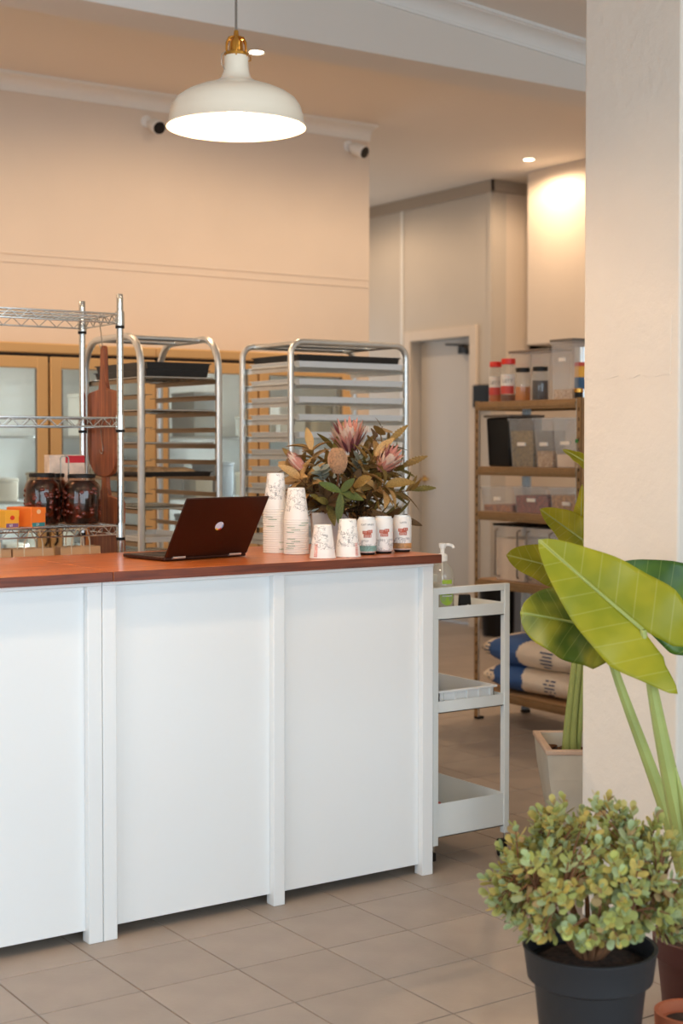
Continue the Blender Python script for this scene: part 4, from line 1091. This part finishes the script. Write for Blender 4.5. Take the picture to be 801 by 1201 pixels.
# dark panel by the door, bin in the passage
t = thing('wall_panel', 'black control panel beside the passage door', 'panel', (DX-.055, 9.16, 1.78))
MB().box(0, -.11, 0, .027, .09, .18).build('housing', m_black, t, bevel=.004)
MB().box(-.002, -.08, .05, 0, .06, .15).build('display', M('panel_display', (30, 31, 33), .5, spec=.2), t)
t = thing('waste_bin', 'black waste bin on the floor below the storage shelving gap', 'bin', (7.45, 8.8, 0))
MB().lathe([(.0001, 0), (.12, 0), (.15, .38), (.158, .38), (.158, .4), (.145, .4), (.145, .38), (.0001, .02)], 28).build('bin_body', m_black, t)
t = thing('crate_box', 'slate blue box standing in the alcove behind the shelving', 'box', (7.6, 8.45, 0))
MB().box(-.12, -.2, 0, .25, .2, .62).build('carton', M('slate_box', (120, 130, 146), .6), t, bevel=.006)
MB().box(-.122, -.2, .5, .252, .2, .53).build('lid_seam', m_black, t)

# ------------------------------------------------------------------ big-leaf plants
m_alo = leaf_mat('alocasia_leaf', (188, 182, 44), (214, 214, 124), (158, 162, 32), .45)
m_alo_d = leaf_mat('alocasia_leaf_dark', (96, 134, 34), (160, 180, 90), (44, 88, 24), .3)
m_alo_y = leaf_mat('alocasia_leaf_variegated', (192, 178, 60), (196, 196, 96), (92, 112, 28), .35)
m_stem = M('petiole_green', (162, 172, 96), .5, var=.12, vs=8)
def big_leaf(name, parent, o, tip, normal, Wd, mat, lobe=.36, droop=.12, fold=.25, wave=.03, curl=0.0, nv=30, nu=9, th=.0012, blunt=1.6):
    o = Vector(o); tip = Vector(tip); L = (tip-o).length
    M4 = frame_m(o, tip-o, normal)
    mb = MB(); mb.uv = []
    def width(v):
        if v >= 0: return Wd*(max(0, 1-v**blunt))**(.78 if blunt < 2 else .6)
        q = -v/lobe; return Wd*(1-.28*q)
    rows = [-lobe+(1+lobe)*k/nv for k in range(nv+1)]
    for sgn in (-1, 1):
        base = len(mb.v)
        for v in rows:
            if v < 0:
                q = -v/lobe; xin = Wd*(.02+.30*q); xout = width(v); c = (xin+xout)/2; hw = (xout-xin)/2*math.sqrt(max(0, 1-q**2.2)); xin, xout = c-hw, c+hw
                if q < .5: xin = Wd*.30*q
            else: xin, xout = 0, width(v)
            for k in range(nu+1):
                x = xin+(xout-xin)*k/nu; r = x/Wd
                z = fold*x*(1-.25*r)-droop*L*v*abs(v)+wave*L*r*math.sin(v*14+sgn)*.5-curl*x*r
                mb.v.append(tuple(M4 @ Vector((sgn*x, v*L, z)))); mb.uv.append((.5+sgn*.5*r, (v+lobe)/(1+lobe)))
        for i in range(nv):
            for k in range(nu):
                a = base+i*(nu+1)+k; q = (a, a+1, a+nu+2, a+nu+1)
                mb.f.append(q if sgn > 0 else q[::-1]); mb.m.append(0)
    ob = mb.build(name, mat, parent, ang=180)
    sol = ob.modifiers.new('thickness', 'SOLIDIFY'); sol.thickness = th
    # raised midrib
    pts = []
    for k in range(11):
        v = k/10*.96; pts.append(M4 @ Vector((0, v*L, -droop*L*v*v+.0)))
    MB().tube(pts, [.0055*(1-k/10*.85) for k in range(11)], 6).build('midrib', m_stem, ob)
    return ob
def thick_stem(parent, pts, r0, r1, n=14, name='petiole'):
    p = bez(pts, n); return MB().tube(p, [r0+(r1-r0)*(k/n)**.7 for k in range(n+1)], 10).build(name, m_stem, parent)
# alocasia in a dark red pot, in front of the pillar (world coordinates: parent at the origin would move with it)
pa = Vector((2.893, 2.569, 0))
t = thing('potted_alocasia', 'tall elephant-ear plant in a dark red pot in front of the pillar', 'potted plant', pa)
def rel(v): return Vector(v)-pa
H = .23
MB().lathe([(.0001, 0), (.118, 0), (.122, .01), (.14, H-.05), (.15, H-.05), (.152, H), (.14, H), (.136, H-.03), (.0001, H-.03)], 36).build('pot', M('pot_dark_red', (74, 32, 26), .55), t)
MB().lathe([(.137, H-.035), (.09, H-.022), (.0001, H-.018)], 24).build('soil', m_soil, t)
base = Vector((0, 0, H-.03))
DA = 3.72
j1 = rel(at(754, 739, DA)); j3 = rel(at(706, 738, DA+.2)); j4 = rel(at(816, 722, DA+.24))
thick_stem(t, [base+Vector((-.01, .0, 0)), rel(at(806, 1010, DA+.03)), rel(at(780, 890, DA+.03)), rel(at(764, 810, DA)), j1], .042, .009)
thick_stem(t, [base+Vector((.0, .05, 0)), rel(at(800, 970, DA+.18)), rel(at(748, 870, DA+.18)), rel(at(724, 800, DA+.18)), j3], .026, .009)
thick_stem(t, [base+Vector((.05, 0, 0)), rel(at(850, 960, DA+.12)), rel(at(845, 800, DA+.2)), j4], .024, .009)
thick_stem(t, [base+Vector((.0, -.02, 0)), rel(at(815, 1010, DA)), rel(at(803, 950, DA)), rel(at(792, 900, DA+.01))], .04, .003, name='leaf_sheath')
vw = -W_
big_leaf('leaf', t, j1, rel(at(631, 634, DA+.1)), vw+U_*.35-R_*.1, .128, m_alo, .48, -.03, .16, .05)
big_leaf('leaf', t, j3, rel(at(626, 716, DA+.06)), vw+U_*.3, .105, m_alo_y, .25, .2, -.25, .06, blunt=2.6)
big_leaf('leaf', t, j4, rel(at(722, 661, DA+.28)), vw+U_*.15+R_*.1, .125, m_alo_d, .34, .04, .1, .05)
# elephant-ear in the pale square planter behind the pillar
pb = Vector((3.70, 3.86, 0))
t = thing('square_planter', 'pale square tapered planter with leafy stems beside the pillar', 'potted plant', pb)
def relb(v): return Vector(v)-pb
PH = .42
m_plant = M('planter_stone', (206, 198, 182), .6, var=.05, vs=12)
a = MB(); prof = [(.105, 0), (.125, .08), (.150, .2), (.170, .32), (.180, PH)]
for (r0, z0), (r1, z1) in zip(prof[:-1], prof[1:]): a.frustum((r0, r0), (r1, r1), z0, z1, top=False, bot=(z0 == 0))
a.frustum((.180, .180), (.158, .158), PH, PH+.001, top=False, bot=False); a.frustum((.150, .150), (.158, .158), PH-.07, PH+.001, top=False, bot=False)
ro = a.build('planter', m_plant, t, ang=40)
rim = MB()
for s in (-1, 1):
    rim.box(-.184, s*.171-.013, PH-.012, .184, s*.171+.013, PH+.006); rim.box(s*.171-.013, -.158, PH-.012, s*.171+.013, .158, PH+.006)
rim.build('rim', M('planter_rim', (206, 178, 156), .6, var=.08, vs=14), t, bevel=.005)
MB().box(-.157, -.157, PH-.068, .157, .157, PH-.05).build('soil', m_soil, t)
ck = MB(); rr = random.Random(4)
for k in range(90):
    ck.obox(Matrix.Translation((rr.uniform(-.14, .14), rr.uniform(-.14, .14), PH-.042)) @ Matrix.Rotation(rr.uniform(0, 6), 4, 'Z') @ Matrix.Rotation(rr.uniform(-.6, .6), 4, 'X'), rr.uniform(.012, .035), .012, .006)
o = ck.build('bark_mulch', m_bark, t); o['kind'] = 'stuff'
for ch in [q for q in bpy.data.objects if q.parent == t]: ch.rotation_euler = (0, 0, -YAW)
dpl = (pb-O_).dot(W_)
sb = relb(at(664, 868, dpl)); sb.z = PH-.05
q1 = relb(at(676, 672, dpl)); q2 = relb(at(684, 634, dpl)); q3 = relb(at(682, 655, dpl+.04)); q4 = relb(at(690, 545, dpl))
thick_stem(t, [sb, relb(at(664, 830, dpl)), relb(at(684, 740, dpl)), q1], .017, .007)
thick_stem(t, [sb+Vector((.02, -.01, 0)), relb(at(670, 830, dpl)), relb(at(690, 740, dpl)), q2], .016, .006)
thick_stem(t, [sb+Vector((.05, .0, 0)), relb(at(680, 850, dpl)), relb(at(690, 760, dpl)), q3], .016, .006)
thick_stem(t, [sb+Vector((.03, .03, 0)), relb(at(690, 800, dpl)), relb(at(700, 650, dpl)), q4], .014, .006)
big_leaf('leaf', t, q1, relb(at(597, 650, dpl-.12)), vw+U_*.3, .08, m_alo, .3, .06, .15, .06, blunt=2.4)
big_leaf('leaf', t, q2, relb(at(634, 597, dpl-.08)), vw+U_*.35+R_*.2, .075, m_alo, .3, .02, .25, .05, blunt=1.9)
big_leaf('leaf', t, q3, relb(at(680, 568, dpl+.02)), -R_*.75+vw*.65, .05, m_alo, .3, .05, .2, .05)
big_leaf('leaf', t, q4, relb(at(661, 523, dpl+.05)), vw*.6+U_*.8, .035, m_alo, .3, .15, .2, .04)

# ------------------------------------------------------------------ jade bush in a black pot
pj_ = Vector((2.345, 2.445, 0))
t = thing('potted_bush', 'bushy small-leaved succulent in a black plastic pot', 'potted plant', pj_)
H = .345
MB().lathe([(.0001, 0), (.096, 0), (.1, .008), (.126, H-.085), (.128, H-.08), (.142, H-.072), (.15, H-.01), (.153, H-.004), (.153, H), (.144, H), (.142, H-.04), (.0001, H-.04)], 44).build('pot', M('pot_black', (38, 39, 42), .55), t)
MB().lathe([(.1425, H-.045), (.1, H-.03), (.0001, H-.025)], 28).build('soil', m_soil, t)
rj = random.Random(21)
def jade_leaf():
    mb = MB(); prof = [(.0, .12), (.25, .34), (.5, .48), (.72, .5), (.9, .34), (1.0, .04)]
    vs = []; 
    for v, w in prof:
        z = .16*v*v
        vs += [(-w, v, z+.05), (0, v, z+.0+.12*w), (w, v, z+.05), (0, v, z-.16*w)]
    fs = []
    for i in range(len(prof)-1):
        for k in range(4): fs.append((i*4+k, i*4+(k+1) % 4, i*4+4+(k+1) % 4, i*4+4+k))
    fs += [(3, 2, 1, 0), tuple(range(20, 24))]
    mb.add(vs, fs); return mb
jm = [leaf_mat('jade_%d' % k, b, b, d, .4, .5, veins=False, objrand=.18) for k, (b, d) in enumerate((((222, 222, 146), (196, 202, 116)), ((234, 216, 130), (208, 194, 106)), ((214, 224, 176), (184, 200, 146)), ((218, 184, 134), (188, 164, 110))))]
jme = []
for m in jm:
    me = jade_leaf().mesh('leaf', True, 70); me.materials.append(m); jme.append(me)
tips = []
cenb = Vector((.005, .0, H+.125))
for k in range(330):
    u = rj.uniform(-.62, 1); a = rj.uniform(0, 2*PI); s = math.sqrt(max(0, 1-u*u)); f = rj.uniform(.62, 1.02)
    d = Vector((s*math.cos(a), s*math.sin(a), u))
    tips.append((cenb+Vector((d.x*.235*f, d.y*.235*f, d.z*(.20 if d.z > 0 else .13)*f)), d))
br = []
for k in range(14):
    a = k*2*PI/14; e = cenb+Vector((math.cos(a)*.17, math.sin(a)*.17, rj.uniform(-.05, .06)))
    b0 = Vector((math.cos(a)*.02, math.sin(a)*.02, H-.03)); mid = b0.lerp(e, .5)+Vector((0, 0, .03))
    MB().tube(bez([b0, mid, e], 6), [.009, .008, .007, .006, .005, .004, .003], 6).build('branch', m_bark, t)
    br.append(e)
tw = MB()
for p, d in tips:
    e = min(br, key=lambda q: (q-p).length); tw.tube([e, e.lerp(p, .5)+Vector((0, 0, .01)), p], [.003, .0022, .0016], 5)
o = tw.build('twigs', m_bark, t); o['kind'] = 'stuff'
leaves = []
for p, d in tips:
    n = rj.randint(7, 10)
    ax = (d+Vector((0, 0, .45))+Vector((rj.uniform(-.3, .3), rj.uniform(-.3, .3), 0))).normalized()
    up = ax.orthogonal().normalized(); si = ax.cross(up)
    for k in range(n):
        a = k*2.4+rj.uniform(-.3, .3); rad = up*math.cos(a)+si*math.sin(a)
        el = .15+.75*k/n; dr_ = (rad*(1-el*.8)+ax*el).normalized()
        o0 = p+ax*(.05*k/n-.035)
        s_ = rj.uniform(.022, .034)*(1.05-.3*k/n)
        leaves.append((frame_m(o0, dr_, ax) @ Matrix.Diagonal((s_*.66, s_, s_*.6, 1)), rj.choices((0, 1, 2, 3), (5, 3, 4, 1.2))[0], (pj_+o0-O_).length))
leaves.sort(key=lambda q: q[2])
for M4, ci, _ in leaves[:290]: link('leaf', jme[ci], t, M4=M4)
rest = MB(); tmpl = jade_leaf()
for M4, ci, _ in leaves[290:]:
    rest.add([M4 @ Vector(v) for v in tmpl.v], tmpl.f, ci)
o = rest.build('foliage', jm, t, ang=70); o['kind'] = 'stuff'
# small terracotta pot at the edge
t = thing('small_pot', 'small terracotta pot of soil standing beside the black bush pot', 'plant pot', (2.615, 2.394, 0))
MB().lathe([(.0001, 0), (.05, 0), (.068, .11), (.078, .11), (.08, .15), (.07, .15), (.066, .125), (.0001, .125)], 30).build('pot', M('terracotta', (170, 92, 58), .75, var=.08), t)
MB().lathe([(.067, .122), (.04, .13), (.0001, .132)], 20).build('soil', m_soil, t)

# ------------------------------------------------------------------ flowers on the worktop
V = Vector((2.935, 4.40, T))
t = thing('flower_vase', 'pale grey square vase holding the dried flowers', 'vase', V, R(-30))
VH = .135
a = MB(); a.frustum((.058, .058), (.066, .066), 0, VH, top=False); a.frustum((.066, .066), (.06, .06), VH, VH+.0005, top=False, bot=False); a.frustum((.054, .054), (.06, .06), .02, VH+.0005, top=False)
a.build('vase_body', M('vase_grey', (196, 192, 186), .5), t, bevel=.004)
mouth = V+Vector((0, 0, VH-.02))
dV = (V-O_).dot(W_)
def fl_at(x, y, dd=0): return at(x, y, dV+dd)
m_lv = [leaf_mat('dried_leaf_%d' % k, b, v, d, .2, .6, veins=False, objrand=.2) for k, (b, v, d) in enumerate((
    ((164, 132, 70), 0, (124, 98, 48)), ((212, 174, 116), 0, (176, 138, 84)), ((138, 124, 60), 0, (98, 90, 42)), ((110, 82, 46), 0, (70, 52, 32)), ((170, 176, 164), 0, (138, 148, 134)), ((92, 104, 38), 0, (62, 80, 26))))]
def lance(wf=.16, serr=0.0, curl=.12, fold=.25, n=12):
    mb = MB(); vs = []; fs = []
    for i in range(n+1):
        v = i/n; w = wf*math.sin(PI*min(1, v*.93+.05))**.8
        if serr: w *= 1+serr*(1 if i % 2 else -1)
        z = -curl*v*v
        vs += [(-w, v, z+fold*w), (0, v, z), (w, v, z+fold*w)]
    for i in range(n):
        a = i*3; fs += [(a, a+1, a+4, a+3), (a+1, a+2, a+5, a+4)]
    mb.add(vs, fs); return mb
lmesh = {}
def leaf_me(kind, mi):
    if (kind, mi) in lmesh: return lmesh[(kind, mi)]
    g = {'lance': lance(.15, 0, .18), 'serr': lance(.13, .18, .12, .3, 18), 'broad': lance(.24, 0, .1, .2), 'round': lance(.42, 0, .05, .1), 'wavy': lance(.19, 0, .45, .5)}[kind]
    me = g.mesh('leaf', True, 180); me.materials.append(m_lv[mi]); lmesh[(kind, mi)] = me; return me
rf = random.Random(5)
def branch(name, label, tip, kind, mis, n, ll, spread=.7, start=.35, bend=.03, grp=None, cat='foliage', terminal=True):
    tip = Vector(tip); ll *= 1.15; n = int(n*1.9); b0 = mouth+Vector((rf.uniform(-.03, .03), rf.uniform(-.03, .03), 0))
    mid = b0.lerp(tip, .5)+Vector((0, 0, bend))
    t = thing(name, label, cat, b0, 0, grp)
    path = [p-b0 for p in bez([b0, mid, tip], 10)]
    MB().tube(path, [.003-.0018*k/10 for k in range(11)], 6).build('stem', m_bark, t)
    for k in range(n):
        q = start+(1-start)*(k+.5)/n; i = min(9, int(q*10)); p = path[i].lerp(path[i+1], q*10-i); d = (path[i+1]-path[i]).normalized()
        a = k*2.4+rf.uniform(-.4, .4); o1 = d.orthogonal().normalized(); rad = o1*math.cos(a)+d.cross(o1)*math.sin(a)
        dr_ = (d*(1-spread*.6)+rad*spread).normalized(); s = ll*rf.uniform(.75, 1.2)
        link('leaf', leaf_me(kind, rf.choice(mis)), t, M4=frame_m(p, dr_, d+rad*.2) @ Matrix.Diagonal((s*rf.uniform(.8, 1.2), s, s, 1)))
    if terminal:
        d = (path[-1]-path[-2]).normalized()
        link('leaf', leaf_me(kind, mis[0]), t, M4=frame_m(path[-1], d, vw+U_*.5) @ Matrix.Diagonal((ll, ll, ll, 1)))
    return t
g1 = 'dried branches in the vase'
spec = [('serr', (0, 2), 455, 520, .0, .085, 9, 'long saw-edged olive leaves fanning up beside the pale card pick'),
        ('serr', (0, 2), 470, 548, -.02, .09, 9, 'long saw-edged olive leaves reaching towards the worktop end'),
        ('serr', (2, 0), 482, 575, .0, .08, 8, 'olive leaves spreading low over the amber-banded can'),
        ('lance', (3, 2), 466, 608, -.03, .08, 10, 'dark drooping leaves above the amber-banded can'),
        ('wavy', (1, 0), 440, 535, -.07, .075, 9, 'curled tan leaves in the middle front of the bouquet'),
        ('wavy', (1, 0), 365, 528, -.03, .07, 11, 'curled straw-coloured leaves beside the small left protea'),
        ('wavy', (1, 1), 352, 562, -.06, .075, 9, 'curled pale tan leaves above the shorter cup stack'),
        ('wavy', (1, 0), 343, 552, .02, .065, 9, 'curled tan leaves low beside the taller cup stack'),
        ('lance', (0, 2), 350, 545, .04, .075, 9, 'brown-green leaves behind the small left protea'),
        ('lance', (3, 2), 385, 590, -.08, .075, 10, 'dark leaves hanging over the vase front'),
        ('lance', (3, 3), 430, 600, -.08, .085, 10, 'dark brown leaves hanging over the drink cans'),
        ('lance', (3, 0), 358, 590, -.02, .075, 9, 'dark leaves hanging behind the shorter cup stack'),
        ('broad', (0, 3), 415, 570, -.1, .075, 8, 'broad brown leaves at the heart of the bouquet'),
        ('broad', (0, 1), 432, 612, -.09, .05, 4, 'small ochre leaf cluster just above the middle can'),
        ('lance', (2, 0), 395, 525, .06, .08, 9, 'olive leaves behind the tall central protea'),
        ('lance', (0, 3), 425, 530, .05, .08, 9, 'brown leaves behind the fawn banksia cone'),
        ('wavy', (0, 1), 452, 570, -.08, .085, 9, 'long twisted ochre leaves in front of the right-hand protea'),
        ('serr', (2, 0), 445, 545, .06, .09, 8, 'olive leaves at the back of the bouquet')]
for kind, mis, x, y, dd, ll, n, lab in spec:
    branch('dried_branch', lab, fl_at(x, y, dd), kind, mis, n, ll, grp=g1)
branch('eucalyptus_sprig', 'grey-green eucalyptus sprig below the curled straw leaves', fl_at(376, 550, -.09), 'round', (4,), 7, .034, .9, .7, grp=g1, terminal=False)
branch('eucalyptus_sprig', 'grey-green eucalyptus sprig between the cone and right protea', fl_at(424, 538, -.06), 'round', (4,), 8, .034, .9, .7, grp=g1, terminal=False)
branch('eucalyptus_sprig', 'tall brown eucalyptus sprig rising beside the card pick', fl_at(449, 500, .0), 'round', (0, 3), 4, .045, .9, .72, grp=g1, terminal=False)
t = branch('green_sprig', 'fresh green four-leaved sprig at the front of the bouquet', fl_at(400, 577, -.15), 'broad', (5,), 0, .06, grp=g1, terminal=False)
e = fl_at(400, 577, -.15)-t.location
for (x, y) in ((376, 566), (425, 585), (397, 612), (414, 562)):
    q = fl_at(x, y, -.17)-t.location; d = q-e
    link('leaf', leaf_me('broad', 5), t, M4=frame_m(e, d, vw+U_*.4) @ Matrix.Diagonal((.062, d.length*1.05, .09, 1)))
m_br = [M('protea_pink', (206, 140, 124), .6, var=.2, vs=30), M('protea_dark', (128, 66, 70), .6, var=.2, vs=30), M('protea_cream', (226, 196, 176), .6, var=.12, vs=30)]
def protea(x, y, dd, tilt, L, openn, label, nb=46):
    c = fl_at(x, y, dd); d = (R_*tilt[0]+U_*tilt[1]-W_*tilt[2]).normalized(); b0 = mouth+Vector((rf.uniform(-.02, .02), rf.uniform(-.02, .02), 0))
    t = thing('protea_flower', label, 'flower', b0, 0, 'proteas in the vase')
    cb = c-d*L*.5-b0
    MB().tube(bez([Vector((0, 0, 0)), cb-d*.06, cb], 8), .004, 6).build('stem', m_bark, t)
    MB().lathe([(.0001, 0), (L*.2, L*.08), (L*.27, L*.3), (L*.24, L*.6), (L*.1, L*.78), (.0001, L*.82)], 16, M4=Matrix.Translation(cb) @ d.to_track_quat('Z', 'Y').to_matrix().to_4x4()).build('flower_centre', m_br[2], t)
    o1 = d.orthogonal().normalized(); o2 = d.cross(o1)
    me = [None]*3
    for k in range(3):
        mb = lance(.09, 0, -.25 if openn < .5 else .05, .4, 8); me[k] = mb.mesh('bract', True, 180); me[k].materials.append(m_br[k])
    for k in range(nb):
        ring = k/nb; a = k*2.399; rad = o1*math.cos(a)+o2*math.sin(a)
        p = cb+rad*L*(.13+.12*ring*0+.08)+d*L*.12*(1-ring)
        sp = openn*(.25+.75*ring); dr_ = (d+rad*sp).normalized(); s = L*(.98-.32*ring)
        link('bract', me[(0, 1, 2, 0, 2)[k % 5]], t, M4=frame_m(p, dr_, -rad+d*.2) @ Matrix.Diagonal((s*.9, s, s, 1)))
protea(409, 512, .02, (-.1, 1, .25), .115, .75, 'tall open pink protea at the top of the bouquet', 54)
protea(347, 541, -.04, (-.7, .8, .3), .075, .45, 'small half-closed pink protea above the shorter cup stack', 34)
protea(455, 540, -.08, (.55, .7, .5), .095, .5, 'round pink protea near the worktop end', 44)
# banksia cone
c = fl_at(396, 541, -.09); b0 = mouth.copy()
t = thing('banksia_flower', 'fawn egg-shaped banksia cone in front of the tall protea', 'flower', b0)
d = (U_-W_*.3-R_*.05).normalized(); cb = c-b0
Mc = Matrix.Translation(cb) @ d.to_track_quat('Z', 'Y').to_matrix().to_4x4()
core = [(.0001, -.045), (.02, -.04), (.03, -.02), (.032, 0), (.030, .022), (.022, .042), (.0001, .05)]
MB().lathe(core, 24, M4=Mc).build('cone', M('banksia_fawn', (190, 148, 112), .9, var=.3, vs=160, bump=1, bs=200), t)
fz = MB()
for k in range(900):
    v = (k+.5)/900; z = -.043+.09*v; r = .032*math.sqrt(max(0, 1-((z-.003)/.048)**2)); a = k*2.399
    p = Vector((r*math.cos(a), r*math.sin(a), z)); n = Vector((math.cos(a), math.sin(a), z*9)).normalized()
    s = n.orthogonal().normalized()*.0008
    fz.add([Mc @ (p-s), Mc @ (p+s), Mc @ (p+n*.005)], [(0, 1, 2)])
o = fz.build('bristles', M('banksia_bristle', (216, 172, 140), .8), t, smooth=False); o['kind'] = 'stuff'
MB().tube(bez([Vector((0, 0, 0)), cb-d*.1, cb-d*.04], 6), .004, 6).build('stem', m_bark, t)
# card pick
b0 = mouth+Vector((.02, .02, 0)); e = fl_at(430, 508, .03)-b0
t = thing('card_pick', 'white three-pronged plastic card pick standing in the bouquet', 'card pick', b0)
sm = e-U_*.012
pk = MB().tube([(0, 0, 0), sm], .0018, 6)
pk.build('shaft', m_paper, t)
for s in (-1, 0, 1):
    b = sm+R_*(.0068*s); pk = MB().tube([sm, sm+R_*(.0068*s)+U_*.006, b+U_*.038], .0016, 6); pk.build('prong', m_paper, t)
